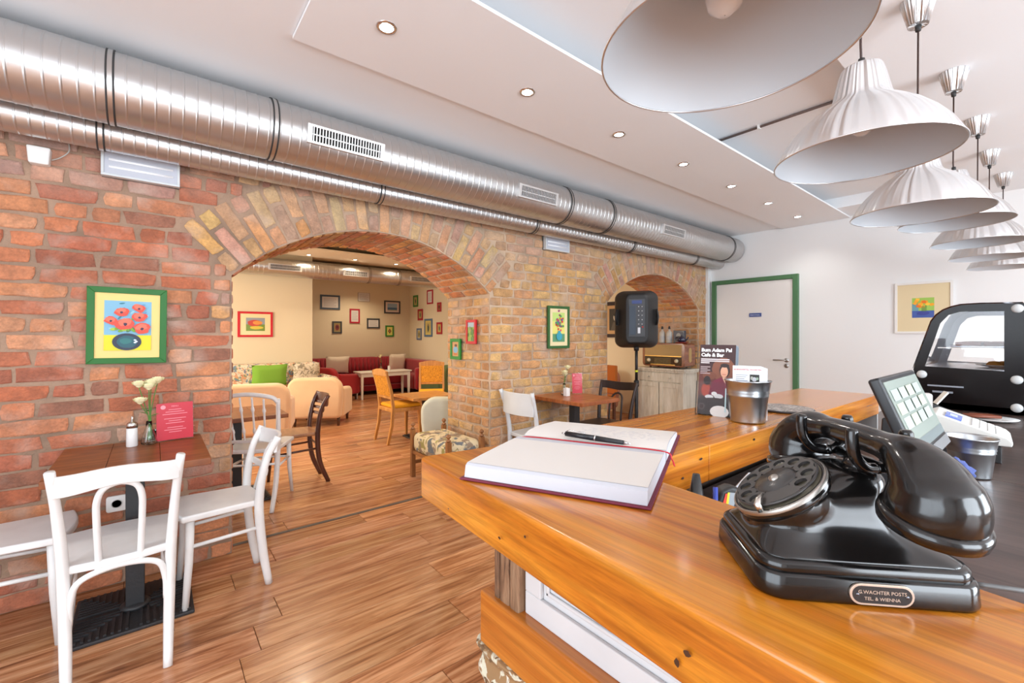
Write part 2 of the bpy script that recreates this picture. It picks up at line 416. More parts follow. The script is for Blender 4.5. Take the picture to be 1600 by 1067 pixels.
def brick_mat(name, src):
    m = bpy.data.materials.new(name); m.use_nodes = True; nt = m.node_tree; b = nt.nodes['Principled BSDF']
    b.inputs['Roughness'].default_value = .9; b.inputs['Specular IOR Level'].default_value = .25
    if src == 'obj': c = nt.nodes.new('ShaderNodeObjectInfo').outputs['Color']
    else:
        a = nt.nodes.new('ShaderNodeAttribute'); a.attribute_name = 'tint'; c = a.outputs['Color']
    g = nt.nodes.new('ShaderNodeNewGeometry')
    def nz(scale, lo, hi, o0, o1, det=4):
        n = nt.nodes.new('ShaderNodeTexNoise'); n.inputs['Scale'].default_value = scale; n.inputs['Detail'].default_value = det
        nt.links.new(g.outputs['Position'], n.inputs['Vector'])
        mr = nt.nodes.new('ShaderNodeMapRange'); mr.inputs[1].default_value = lo; mr.inputs[2].default_value = hi; mr.inputs[3].default_value = o0; mr.inputs[4].default_value = o1
        nt.links.new(n.outputs['Fac'], mr.inputs[0]); return mr.outputs[0], n.outputs['Fac']
    k, f1 = nz(14, .3, .7, .70, 1.22, 8)
    sc = nt.nodes.new('ShaderNodeVectorMath'); sc.operation = 'SCALE'; nt.links.new(c, sc.inputs[0]); nt.links.new(k, sc.inputs['Scale'])
    kf, _ = nz(75, .3, .7, .84, 1.16, 6)
    sc2 = nt.nodes.new('ShaderNodeVectorMath'); sc2.operation = 'SCALE'; nt.links.new(sc.outputs[0], sc2.inputs[0]); nt.links.new(kf, sc2.inputs['Scale']); sc = sc2
    # lime and mortar smeared over the bricks in blotches
    k2, f2 = nz(4.5, .50, .72, .12, .75, 9)
    sp = nt.nodes.new('ShaderNodeSeparateXYZ'); nt.links.new(g.outputs['Position'], sp.inputs[0])
    kz, _ = nz(2.6, .35, .65, -.12, .12, 5)
    az = nt.nodes.new('ShaderNodeMath'); nt.links.new(sp.outputs['Z'], az.inputs[0]); nt.links.new(kz, az.inputs[1])
    mz = nt.nodes.new('ShaderNodeMapRange'); mz.inputs[1].default_value = 1.95; mz.inputs[2].default_value = 2.25; mz.inputs[4].default_value = .42; nt.links.new(az.outputs[0], mz.inputs[0])
    mm = nt.nodes.new('ShaderNodeMath'); mm.operation = 'MAXIMUM'; nt.links.new(k2, mm.inputs[0]); nt.links.new(mz.outputs[0], mm.inputs[1]); k2 = mm.outputs[0]
    mx = nt.nodes.new('ShaderNodeMix'); mx.data_type = 'RGBA'; nt.links.new(k2, mx.inputs[0])
    nt.links.new(sc.outputs[0], mx.inputs[6]); mx.inputs[7].default_value = (.54, .41, .335, 1)
    nt.links.new(mx.outputs[2], b.inputs['Base Color'])
    k3, f3 = nz(70, .3, .7, 0, 1, 5)
    bp = nt.nodes.new('ShaderNodeBump'); bp.inputs['Strength'].default_value = .6; bp.inputs['Distance'].default_value = .006
    nt.links.new(k3, bp.inputs['Height']); nt.links.new(bp.outputs['Normal'], b.inputs['Normal'])
    return m
M_bo, M_ba = brick_mat('old_brick', 'obj'), brick_mat('old_brick_far', 'attr')
rng = random.Random(11)
def brick_unit(L, seed, depth=.008):
    """brick face of unit size, L its true length; local x along, z up, -y out of the wall"""
    r = random.Random(seed); o = []
    hz = .068
    for (u, v) in ((-.5, -.5), (-.17, -.5), (.17, -.5), (.5, -.5), (.5, 0), (.5, .5), (.17, .5), (-.17, .5), (-.5, .5), (-.5, 0)):
        ju = r.uniform(-.012, .005) / L; jv = r.uniform(-.06, .04)
        if abs(u) > .4 and abs(v) > .4: ju -= r.uniform(.002, .008) / L; jv -= r.uniform(.02, .09)
        o.append((u + (ju if u > 0 else -ju) * (abs(u) > .4), v + (jv if v > 0 else -jv) * (abs(v) > .4)))
    o[4] = (o[4][0] * .4 + (o[3][0] + o[5][0]) * .3, 0); o[9] = (o[9][0] * .4 + (o[0][0] + o[8][0]) * .3, 0)
    V = []; n = len(o); ix, iz = 1 - .014 / L, 1 - .012 / hz
    for (u, v) in o: V.append((u, .01, v))
    for (u, v) in o: V.append((u, -depth * .55, v))
    for (u, v) in o: V.append((u * ix, -depth * r.uniform(.85, 1.1), v * iz))
    V.append((0, -depth * r.uniform(.9, 1.15), 0))
    F = []
    for k in range(2):
        for i in range(n):
            j = (i + 1) % n; F.append((k * n + i, k * n + j, (k + 1) * n + j, (k + 1) * n + i))
    for i in range(n): F.append((2 * n + i, 2 * n + (i + 1) % n, 3 * n))
    return V, F
VAR = {'l': [brick_unit(.24, s) for s in range(7)], 's': [brick_unit(.115, 20 + s) for s in range(5)]}
VM = {}
for k_, vs in VAR.items():
    for i, (V, F) in enumerate(vs):
        q = MB(); q.add(V, F); VM[(k_, i)] = q.mesh('brick', M_bo, False)
def lerp(a, b, t): return tuple(x + (y - x) * t for x, y in zip(a, b))
REDS = [srgb(180, 104, 72), srgb(192, 122, 84), srgb(160, 92, 68), srgb(200, 138, 96), srgb(184, 110, 78), srgb(170, 96, 70), srgb(204, 150, 114), srgb(150, 100, 80), srgb(176, 100, 66), srgb(192, 128, 92)]
YELS = [srgb(204, 156, 98), srgb(210, 166, 104), srgb(198, 146, 92), srgb(206, 152, 98), srgb(214, 172, 110), srgb(192, 140, 90), srgb(204, 148, 100), srgb(190, 146, 100)]
RING = [srgb(204, 164, 120), srgb(196, 148, 104), srgb(208, 166, 114), srgb(188, 148, 120), srgb(198, 156, 126), srgb(184, 140, 112)]
SOFF = [srgb(200, 136, 80), srgb(208, 146, 84), srgb(184, 118, 70), srgb(214, 156, 92), srgb(192, 124, 78)]
def wall_col(x, z):
    t = min(1, max(0, (x - .15) / 1.3)) if x < 2.2 else 1
    if rng.random() < t: c = rng.choice(YELS)
    else: c = rng.choice(REDS); c = (c[0] * 1.0, c[1] * .88, c[2] * .80)
    if z > 2.0 and rng.random() < .5: c = lerp(c, srgb(180, 150, 142), rng.uniform(.2, .6))
    k = rng.uniform(.85, 1.1); return tuple(x_ * k for x_ in c) + (1,)
bricks = []          # (kind 'brick'/'arch_brick', matrix, unit kind, size x,z, colour, normal)
def put(kind, c, ex, ez, nrm, L, hh, col):
    """centre, axis along brick, axis up, outward normal"""
    M = Matrix(((ex[0], -nrm[0], ez[0], c[0]), (ex[1], -nrm[1], ez[1], c[1]), (ex[2], -nrm[2], ez[2], c[2]), (0, 0, 0, 1)))
    bricks.append((kind, M @ Matrix.Diagonal((L, rng.uniform(.7, 1.25), hh, 1)), 'l' if L > .17 else 's', L * hh, col, nrm, c))
RT_ = .375
def ring_half(a, z):
    """half width of the arch + ring at height z (None above the ring)"""
    cx, cz, Rr, th = arch_pts(a)
    ro = Rr + RT_
    if z <= SPR - .02: return (a[1] - a[0]) / 2
    if z >= cz + ro: return None
    w_ = math.sqrt(max(0, ro * ro - (z - cz) ** 2))
    # ring ends on the skewback lines
    lim = (z - cz) * math.tan(th)
    return min(w_, max(lim, (a[1] - a[0]) / 2)) if z < cz + ro * math.cos(th) else w_
CH = .083; z = CH / 2; rowi = 0
while z < 2.66:
    holes = []
    for a in (A1, A2):
        h_ = ring_half(a, z)
        if h_ is not None: cx = (a[0] + a[1]) / 2; holes.append((cx - h_, cx + h_))
    spans = []; x = -1.5
    for h in holes: spans.append((x, h[0])); x = h[1]
    spans.append((x, 6.11))
    for (a, b) in spans:
        if b - a < .03: continue
        x = a - (0 if rowi % 2 else .06) * (a > -1)
        x = a; first = True
        while x < b - .012:
            L = rng.choice((.24, .24, .225, .21, .125, .115)) + .012
            if first and rowi % 2: L = .127
            if first and a < -1: L += rng.uniform(0, .1)
            first = False
            if b - (x + L) < .05: L = b - x
            e = min(x + L, b); l = e - x - rng.uniform(.006, .013)
            if l > .02: put('brick', ((x + e) / 2 + rng.uniform(-.002, .002), WY, z + rng.uniform(-.004, .004)), (math.cos(.0), 0, 0), (0, 0, 1), (0, -1, 0), l, rng.uniform(.066, .079), wall_col(x, z))
            x = e
    z += CH; rowi += 1
for ai, a in enumerate((A1, A2)):
    cx, cz, Rr, th = arch_pts(a); n = round(2 * th * Rr / .078)
    for i in range(n):
        t = -th + 2 * th * (i + .5) / n; s, c = math.sin(t), math.cos(t)
        rad = (s, 0, c); tan = (c, 0, -s); wid = 2 * th * Rr / n
        la = .24 if i % 2 else .118; segs = ((Rr + .006, la), (Rr + la + .018, RT_ - la - .03))
        for r0, l in segs:
            wd = (wid - .014) * (r0 + l / 2) / Rr
            col = rng.choice(RING if rng.random() < .75 else YELS); col = tuple(v * rng.uniform(.88, 1.1) for v in col) + (1,)
            rm = r0 + l / 2
            put('arch_brick', (cx + s * rm, WY, cz + c * rm), rad, tan, (0, -1, 0), l, wd, col)
        # soffit
        y0 = WY + (.0 if i % 2 else -.0); segs = [.25, .25, .21] if i % 2 else [.12, .25, .25, .09]
        yy = WY + .004
        for l in segs:
            col = rng.choice(SOFF); col = tuple(v * rng.uniform(.85, 1.12) for v in col) + (1,)
            put('arch_brick', (cx + s * Rr, yy + l / 2, cz + c * Rr), (0, 1, 0), tan, (-s, 0, -c), l - .012, wid - .014, col)
            yy += l
    for side in (0, 1):
        X = a[side]; nx = 1 if side == 0 else -1
        z = CH / 2; k = 0
        while z < SPR - .01:
            segs = [.25, .25, .21] if k % 2 else [.12, .25, .25, .09]
            yy = WY + .004
            for l in segs:
                put('brick', (X, yy + l / 2, z), (0, 1, 0), (0, 0, 1), (nx, 0, 0), l - .014, rng.uniform(.062, .072), wall_col(1.9 if side else .0, z))
                yy += l
            z += CH; k += 1
for kind in ('brick', 'arch_brick'):
    bs = [b for b in bricks if b[0] == kind]
    def sc(b):
        if b[6][2] > 2.35 and b[6][1] < WY + .01 and b[6][1] > WY - .01 and kind == 'brick': return score(b[6], b[5], b[3]) * .1
        if abs(b[5][0]) > .9 and b[5][0] > 0: return 0
        return score(b[6], b[5], b[3])
    bs.sort(key=lambda b: -sc(b))
    for b in bs[:300]:
        n_ = 7 if b[2] == 'l' else 5
        o = bpy.data.objects.new(kind, VM[(b[2], rng.randrange(n_))]); COL.objects.link(o); o.parent = wall_brick
        o.matrix_local = b[1]; o.color = b[4]
    q = MB(); cl = []
    for b in bs[300:]:
        V, F = rng.choice(VAR[b[2]]); q.add(V, F, b[1]); cl += [b[4]] * len(V)
    if q.v: stuff_mesh(kind + 's_far', q, cl, M_ba, wall_brick)
struct(MB().box((6.115, 3.105, 0), (6.2, WY, 2.68)), 'trim_5', M_wall)

# ---- door in the end wall
dr = thing('door_1', None, None, kind='structure')
M_dg = mat('door_frame_green', srgb(78, 122, 84), .45); M_dw = mat('door_leaf_white', (.80, .79, .77), .5)
dy0, dy1, dz = 1.99, 3.07, 2.075
q = MB(); q.box((6.15, dy0, 0), (6.2, dy0 + .06, dz)); q.box((6.15, dy1 - .06, 0), (6.2, dy1, dz)); q.box((6.15, dy0 + .06, dz - .055), (6.2, dy1 - .06, dz)); q.build('door_frame', M_dg, dr, bevel=.004)
MB().box((6.17, dy0 + .062, .01), (6.198, dy1 - .062, dz - .058)).build('door_leaf', M_dw, dr, bevel=.002)
hy = dy0 + .13
hd = MB().tube([(6.17, hy, 1.0), (6.125, hy, 1.0), (6.12, hy + .02, 1.0), (6.12, hy + .14, 1.0)], .009, 8).build('door_handle', mat('brushed_steel', (.5, .5, .5), .35, 1), dr)
q = MB(); q.lathe([(.026, 0), (.026, .008)], 16, M=T(6.17, hy, 1.0) @ R(-PI / 2, 'Y')); q.lathe([(.026, 0), (.026, .008)], 16, M=T(6.17, hy, .93) @ R(-PI / 2, 'Y')); q.build('escutcheon', MC['brushed_steel'], dr)
sp_ = at(1180, 492, X=6.165)
sg = MB().box((6.162, sp_.y - .075, sp_.z - .024), (6.17, sp_.y + .075, sp_.z + .024)).build('door_sign', mat('sign_blue', srgb(60, 84, 150), .4), dr)
Mx = Matrix(((0, 0, -1, 6.1615), (-1, 0, 0, sp_.y), (0, 1, 0, sp_.z - .01), (0, 0, 0, 1)))
text('sign_lettering', 'PERSONAL', .026, mat('sign_white', (.7, .75, .85), .5), sg, Mx, 'CENTER')
# ================================================= DUCTS, LAMPS
M_duct = mat('galvanised_duct', (.60, .60, .60), .34, .95, bump=.10, bscale=9)
M_band = mat('duct_band', (.62, .61, .60), .35, 1)
M_seal = mat('dark_rubber', (.03, .03, .03), .6)
def duct(name, label, x0, x1, y, z, r, bands, vents, pitch=.052, group=None, cap=True):
    t = thing(name, label, 'duct', (x0, y, z), 0, group)
    n = 36; prof = []; L = x1 - x0; k = 0
    while k * pitch < L:
        a = k * pitch; prof += [(r, a), (r, a + .003), (r, a + pitch - .009), (r, a + pitch - .006), (r + .0016, a + pitch - .005), (r + .0016, a + pitch - .001)]; k += 1
    prof = [p for p in prof if p[1] < L] + [(r, L)]
    q = MB(); v = []; f = []
    for (rr, a) in prof:
        for i in range(n):
            th = 2 * PI * i / n; v.append((a + .9 * pitch * i / n * 0, rr * math.cos(th), rr * math.sin(th)))
    for k in range(len(prof) - 1):
        for i in range(n):
            j = (i + 1) % n; f.append((k * n + i, k * n + j, (k + 1) * n + j, (k + 1) * n + i))
    f.append(tuple(range(n))); f.append(tuple(range((len(prof) - 1) * n, len(prof) * n))[::-1])
    q.add(v, f, None, True); q.build('duct_tube', M_duct, t)
    for b in bands:
        q = MB()
        for dx in (-.012, .012):
            q.lathe([(r + .001, -.004), (r + .006, -.003), (r + .006, .003), (r + .001, .004)], n, M=T(b - x0 + dx, 0, 0) @ R(PI / 2, 'Y'), cap=False)
        bo = q.build('clamp_band', M_seal, t)
        q = MB(); q.lathe([(r + .0035, -.010), (r + .0035, .010)], n, M=T(b - x0, 0, 0) @ R(PI / 2, 'Y'), cap=False); q.build('band_strap', M_band, bo)
    for (a, b, th) in vents:
        c = (a + b) / 2 - x0; hl = (b - a) / 2; hh = .05
        Mx = T(c, 0, 0) @ R(-th, 'X') @ T(0, -r - .004, 0)
        q = MB(); w_ = .012
        q.box((-hl, -.016, -hh), (hl, .02, -hh + w_), Mx); q.box((-hl, -.016, hh - w_), (hl, .02, hh), Mx)
        q.box((-hl, -.016, -hh + w_), (-hl + w_ * 2, .02, hh - w_), Mx); q.box((hl - w_ * 2, -.016, -hh + w_), (hl, .02, hh - w_), Mx)
        vf = q.build('vent_frame', mat('vent_frame_metal', (.66, .65, .64), .35, .6), t)
        MB().box((-hl + w_ * 2, -.001, -hh + w_), (hl - w_ * 2, .002, hh - w_), Mx).build('vent_opening', mat('vent_dark', (.01, .01, .01), .9), vf)
        q = MB(); m = 24
        for i in range(m):
            xx = -hl + w_ * 2 + (2 * hl - 4 * w_) * (i + .5) / m
            q.box((xx - .0028, -.012, -hh + w_), (xx + .0028, -.002, hh - w_), Mx)
        q.box((-hl + w_ * 2, -.008, -.003), (hl - w_ * 2, -.004, .003), Mx)
        q.build('louvre', MC['vent_frame_metal'], vf)
    return t
TH = math.radians(-10)
duct('ventilation_duct', 'large spiral metal duct running along the top of the brick wall', -1.6, 6.13, 2.77, 2.467, .16,
     (-.15, .51, 2.8, 3.38, 5.86), ((.66, 1.10, TH), (2.18, 2.60, TH), (4.16, 4.6, TH)))
duct('exhaust_duct', 'thin spiral metal duct tucked under the large duct on the brick wall', -1.6, 6.16, 2.975, 2.32, .082,
     (-.2, 1.22, 2.66, 4.1, 5.45), (), pitch=.045)
duct('ventilation_duct', 'spiral metal duct under the warm ceiling of the back room, seen through the arch', -1.9, 6.15, 8.2, 2.45, .15,
     (3.15, 3.75), ((1.45, 1.95, -.1), (2.65, 3.1, -.1), (3.95, 4.4, -.1)), pitch=.07)
# hanging rods of the big duct are hidden by it; wall straps carry the thin one
# ---- recessed spots
M_lens = mat('spot_lens_lit', (1, .97, .9), .4, emit=30)
M_lens2 = mat('spot_lens_lit_warm', (1, .88, .66), .4, emit=22)
M_chrome = mat('chrome_ring', (.7, .7, .7), .2, 1)
def spot_proto(lens):
    t = thing('ceiling_light', 'x', 'light', (0, 0, 0))
    MB().lathe([(.030, 0), (.030, -.004), (.042, -.005), (.045, 0)], 20, cap=False).build('trim_ring', M_chrome, t)
    MB().lathe([(.001, -.0015), (.030, -.0015)], 20).build('lens', lens, t); return t
spots = []
ords = ['nearest the camera', 'second from the camera', 'third from the camera', 'fourth from the camera', 'fifth from the camera', 'sixth from the camera', 'furthest, close to the end wall']
s0 = spot_proto(M_lens)
def lamp(o, e, col, ang=2.3, dz=-.02):
    l = bpy.data.lights.new('spot_lamp', 'SPOT'); l.energy = e; l.color = col; l.spot_size = ang; l.spot_blend = .7; l.shadow_soft_size = .05
    q = bpy.data.objects.new('spot_lamp', l); COL.objects.link(q); q.parent = o; q.location = (0, 0, dz)
for i in range(7):
    o = s0 if i == 0 else dup(s0, (0, 0, 0)); o.location = (.79 + .815 * i, 1.84, 2.662)
    o['label'] = 'lit recessed spot in the white ceiling panel, ' + ords[i]; o['group'] = 'recessed spots of the front room'; spots.append((o, SPOT1, (1, .95, .88)))
s1 = spot_proto(M_lens2)
for i in range(3):
    o = s1 if i == 0 else dup(s1, (0, 0, 0)); o.location = (2.03 + .78 * i, 7.92, 2.665)
    o['label'] = 'lit warm ceiling spot of the back room, ' + ('leftmost', 'middle', 'rightmost')[i] + ' of three above the arch view'; o['group'] = 'recessed spots of the back room'
    spots.append((o, SPOT2, (1, .82, .58)))
for o, e, c in spots: lamp(o, e * (.3 if o.location.y > 7 else (.6 if o.location.x > 5.5 else 1)), c)
# added unseen spots that brighten the back room, over tables and alcove
for i, (x, y) in enumerate(((1.3, 5.4), (3.3, 5.4), (5.0, 6.2), (3.6, 9.6))):
    o = dup(s1, (x, y, 2.778 if y < 9 else 2.658)); o['label'] = 'added unseen fill spot of the back room, ' + ('over the table behind the pier', 'over the low oak table', 'near the right wall', 'over the alcove')[i]; o['group'] = 'added fill spots of the back room'
    for c in list(o.children):
        if c.type == 'LIGHT': bpy.data.objects.remove(c)
    lamp(o, SPOT2 * (1.6 if y < 9 else 1.0), (1, .84, .62))
# ---- pendant lamps over the bar
def alu():
    m = bpy.data.materials.new('brushed_aluminium'); m.use_nodes = True; nt = m.node_tree; b = nt.nodes['Principled BSDF']
    b.inputs['Base Color'].default_value = (.76, .77, .78, 1); b.inputs['Metallic'].default_value = .95; b.inputs['Roughness'].default_value = .30; b.inputs['Anisotropic Rotation'].default_value = .25
    b.inputs['Anisotropic'].default_value = .85
    tg = nt.nodes.new('ShaderNodeTangent'); tg.direction_type = 'RADIAL'; tg.axis = 'Z'; nt.links.new(tg.outputs[0], b.inputs['Tangent'])
    tc = nt.nodes.new('ShaderNodeTexCoord'); sx = nt.nodes.new('ShaderNodeSeparateXYZ'); nt.links.new(tc.outputs['Object'], sx.inputs[0])
    at2 = nt.nodes.new('ShaderNodeMath'); at2.operation = 'ARCTAN2'; nt.links.new(sx.outputs['Y'], at2.inputs[0]); nt.links.new(sx.outputs['X'], at2.inputs[1])
    n = nt.nodes.new('ShaderNodeTexNoise'); n.noise_dimensions = '1D'; n.inputs['Scale'].default_value = 4; n.inputs['Detail'].default_value = 1.5
    nt.links.new(at2.outputs[0], n.inputs['W'])
    bp = nt.nodes.new('ShaderNodeBump'); bp.inputs['Strength'].default_value = 1; bp.inputs['Distance'].default_value = .015
    nt.links.new(n.outputs['Fac'], bp.inputs['Height']); nt.links.new(bp.outputs['Normal'], b.inputs['Normal'])
    return m
M_alu = alu()
M_inner = mat('lamp_inside_grey', (.56, .60, .64), .5)
M_cord = mat('lamp_cord', (.05, .025, .02), .6)
def pendant():
    t = thing('pendant_lamp', 'x', 'lamp', (0, 0, 0), 0, 'pendant lamps over the bar')
    prof = [(.217, 0), (.2165, .004), (.208, .022), (.192, .052), (.168, .084), (.138, .115), (.106, .140), (.080, .158), (.072, .168), (.069, .178), (.056, .236), (.050, .256), (.047, .261), (.002, .264)]
    MB().lathe(prof, 64, cap=False).build('lamp_shade', M_alu, t)
    MB().lathe([(.2165, .001), (.206, .021), (.190, .050), (.166, .082), (.136, .112), (.104, .137), (.076, .155), (.066, .178), (.053, .234), (.002, .25)], 64, cap=False).build('shade_lining', M_inner, t)
    MB().tube([(.217 * math.cos(a * PI / 32), .217 * math.sin(a * PI / 32), .001) for a in range(64)], .0022, 6, closed=True).build('shade_rim', mat('rim_metal', (.75, .75, .76), .3, 1), t)
    q = MB(); q.lathe([(.006, .262), (.018, .262), (.016, .24), (.022, .232), (.024, .18)], 16, cap=False); q.build('socket', mat('socket_white', (.7, .7, .7), .4), t)
    MB().lathe([(.012, .18), (.018, .16), (.032, .125), (.034, .105), (.028, .082), (.012, .068), (.001, .066)], 20, cap=False).build('bulb', mat('bulb_opal', (.85, .85, .85), .25), t)
    return t
def canopy(t, zt, dx=0, dy=0):
    h_ = 2.665 - zt
    q = MB(); q.tube([(0, 0, .258), (dx * .02, .002, .4 * h_), (dx, dy, h_ - .09)], .0032, 8); q.build('cord', M_cord, t)
    MB().lathe([(.010, 0), (.008, .03)], 12, c=(0, 0, .258)).build('cord_grip', M_seal, t)
    q = MB(); q.lathe([(.030, h_ - .10), (.033, h_ - .103), (.058, h_ - .002), (.058, h_)], 32, c=(dx, dy, 0)); q.build('ceiling_cup', M_alu, t)
    MB().lathe([(.009, -.022), (.011, 0)], 12, c=(dx, dy, h_ - .103)).build('cup_grip', M_seal, t)
PL = [(.80, .375, 1.83, 'nearest and largest, cut by the photo top edge'),
      (1.59, .352, 1.83, 'second from the camera, seen from below'),
      (2.385, .345, 1.805, 'third from the camera, overlapping the fourth'),
      (3.18, .325, 1.89, 'fourth, half hidden behind the third shade'),
      (3.98, .30, 1.89, 'fifth, third from the end wall'),
      (4.76, .30, 1.885, 'sixth, next to last in the row'),
      (5.52, .27, 1.885, 'furthest, nearest the end wall')]
p0 = pendant()
for i, (x, y, z, lb) in enumerate(PL):
    o = p0 if i == 0 else dup(p0, (0, 0, 0)); o.location = (x, y, z); o['label'] = 'brushed aluminium dome pendant, ' + lb
    PL[i] = (o, z)
for i, (o, z) in enumerate(PL): canopy(o, z)
# ---- wall fittings
def at_wall(px, py): return at(px, py, Y=WY)
def wall_luminaire(label, x0, x1, z0, z1):
    t = thing('wall_light', label, 'light', (x0, WY, z0)); w_, h_ = x1 - x0, z1 - z0
    q = MB(); q.box((0, -.055, 0), (w_, -.002, .012)); q.box((0, -.055, h_ - .012), (w_, -.002, h_)); q.box((0, -.055, .012), (.012, -.002, h_ - .012)); q.box((w_ - .012, -.055, .012), (w_, -.002, h_ - .012)); q.box((0, -.02, 0), (w_, -.002, h_))
    q.build('housing', mat('grey_plastic', (.62, .66, .68), .4), t, bevel=.002)
    MB().box((.012, -.05, .012), (w_ - .012, -.046, h_ - .012)).build('diffuser', mat('opal_diffuser', (.52, .55, .62), .3, coat=.3), t)
    q = MB()
    for k in (.35, .62): q.tube([(.03, -.045, h_ * k), (w_ - .03, -.045, h_ * k)], .008, 8)
    q.build('fluorescent_tube', mat('tube_white', (.9, .92, .95), .3), t)
wall_luminaire('long white wall luminaire under the ducts at the upper left', -.21, .115, 2.145, 2.285)
wall_luminaire('small white wall luminaire under the ducts between the two arches', 2.93, 3.26, 2.145, 2.275)
t = thing('motion_sensor', 'small white motion sensor box high on the left of the brick wall', 'sensor', (-.43, WY, 2.19))
MB().prism([(-.035, -.045), (.035, -.045), (.042, .04), (-.042, .04)], -.055, -.002, 'y').build('sensor_body', mat('white_plastic', (.82, .82, .80), .4), t, bevel=.008)
MB().tube(spl([(.04, -.02, -.01), (.07, -.02, .01), (.10, -.015, .05), (.10, -.012, .10)], 5), .003, 6).build('sensor_cable', mat('grey_cable', (.5, .48, .44), .6), t)
t = thing('wall_socket', 'white power socket low on the brick wall behind the left table leg', 'socket', (-.15, WY - .012, .43))
MB().prism(rbox(.042, .042, .012), -.012, 0, 'y').build('socket_plate', MC['white_plastic'], t, bevel=.003)
MB().lathe([(.022, 0), (.022, .003), (.019, .003), (.019, -.004)], 20, M=T(0, -.012, 0) @ R(PI / 2, 'X')).build('socket_well', mat('plastic_shade', (.5, .5, .48), .5), t)

# ================================================= PICTURES
def col(r, g, b, rough=.6): return mat('print_%02x%02x%02x' % (r, g, b), srgb(r, g, b), rough, coat=.06)
class Art:
    """flat print drawn as coloured patches; local x right, z up, faces -y"""
    def __init__(s): s.q = MB(); s.m = []; s.l = 0
    def _mi(s, c):
        m = c if not isinstance(c, tuple) else col(*c)
        if m not in s.m: s.m.append(m)
        return s.m.index(m)
    def poly(s, pts, c):
        s.l += 1; y_ = -.00022 * s.l
        s.q.add([(x, y_, z) for x, z in pts], [tuple(range(len(pts)))], mi=s._mi(c))
    def rect(s, x0, z0, x1, z1, c): s.poly([(x0, z0), (x1, z0), (x1, z1), (x0, z1)], c)
    def ell(s, x, z, a, b, c, rot=0, n=14, wob=0, seed=0):
        r = random.Random(seed); o = []
        for i in range(n):
            t = 2 * PI * i / n; k = 1 + r.uniform(-wob, wob); u, v = a * k * math.cos(t), b * k * math.sin(t)
            o.append((x + u * math.cos(rot) - v * math.sin(rot), z + u * math.sin(rot) + v * math.cos(rot)))
        s.poly(o, c)
    def build(s, name, parent, loc): return s.q.build(name, s.m, parent, loc=loc, fix=False)
def picture(label, wall, c, w_, h_, fw, fcol, mcol, art=None, pw=None, ph=None, tilt=0, group=None, cat='picture', depth=.02, dz=0):
    """wall 'y' faces -y, 'x' faces -x; c = centre on the wall surface"""
    t = thing('framed_picture', label, cat, c, 0, group)
    t.rotation_euler = (0, tilt, 0) if wall == 'y' else (0, 0, -PI / 2)
    if wall == 'x' and tilt: t.rotation_euler = (tilt, 0, -PI / 2)
    a, b = w_ / 2, h_ / 2; q = MB()
    if fw:
        d = -depth
        V = [(-a, -b), (a, -b), (a, b), (-a, b)]; I = [(-a + fw, -b + fw), (a - fw, -b + fw), (a - fw, b - fw), (-a + fw, b - fw)]
        for i in range(4):
            j = (i + 1) % 4
            q.prism([V[i], V[j], I[j], I[i]], d, -.002, 'y')
        q.build('picture_frame', mat('frame_%d_%d_%d' % fcol, srgb(*fcol), .5), t, bevel=.0015)
    MB().box((-a + fw, -.012, -b + fw), (a - fw, -.002, b - fw)).build('picture_mount', mat('mount_%d_%d_%d' % mcol, srgb(*mcol), .6, coat=.1), t)
    if art:
        A = Art(); art(A, pw or (w_ - 2 * fw) * .55, ph or (h_ - 2 * fw) * .55)
        A.build('picture_print', t, (0, -.0125, dz))
    return t
def art_poppies(A, w_, h_):
    a, b = w_ / 2, h_ / 2
    A.rect(-a, -b, a, b, (122, 176, 204)); 
    r = random.Random(4)
    for i in range(16): A.ell(r.uniform(-a * .85, a * .85), r.uniform(-b * .15, b * .9), .012, .004, (r.choice(((46, 120, 140), (90, 150, 190), (150, 200, 214)))), rot=r.uniform(0, 3), n=8)
    A.rect(-a, -b, a, -b * .38, (214, 208, 10))
    for i in range(9): A.ell(-a * .6 + i * a * .16, -b * .12 + r.uniform(-.012, .012), .016, .008, r.choice(((110, 160, 40), (70, 120, 70), (160, 190, 60))), rot=r.uniform(-1, 1), n=8)
    A.poly([(-.004, -b * .2), (.02, b * .5), (.026, b * .5), (.004, -b * .2)], (120, 170, 50))
    A.ell(-.004, -b * .65, a * .62, b * .345, (36, 44, 66), n=26)
    A.ell(-.004, -b * .65, a * .42, b * .25, (24, 84, 96), n=20, wob=.05); A.ell(-.01, -b * .62, a * .25, b * .12, (36, 110, 110), n=14, wob=.1)
    for (x, z) in ((.3, -.58), (.36, -.64), (.30, -.68)): A.ell(a * x, b * z, .006, .004, (220, 230, 240), n=7)
    for i, (x, z, s_, rr) in enumerate(((-.28, .55, .30, .2), (.45, .72, .28, -.4), (.48, .36, .32, .1), (-.72, .2, .28, -.3), (-.12, .08, .42, .1), (.6, -.1, .36, .2))):
        A.ell(a * x, b * z, a * s_ * 1.02, b * s_ * .58, (226, 70, 50), rot=rr, wob=.16, seed=i, n=12)
        A.ell(a * (x - .03), b * (z + .05), a * s_ * .75, b * s_ * .36, (240, 110, 84), rot=rr, wob=.2, seed=i + 9, n=12)
        A.ell(a * x, b * (z - .02), a * s_ * .22, b * s_ * .16, (50, 30, 60), rot=rr, wob=.2, seed=i + 5, n=8)
picture('square green-framed painting of red poppies in a dark vase', 'y', (-.104, WY - .02, 1.368), .322, .40, .030, (8, 100, 12), (232, 200, 118), art_poppies, .19, .262, tilt=.012)
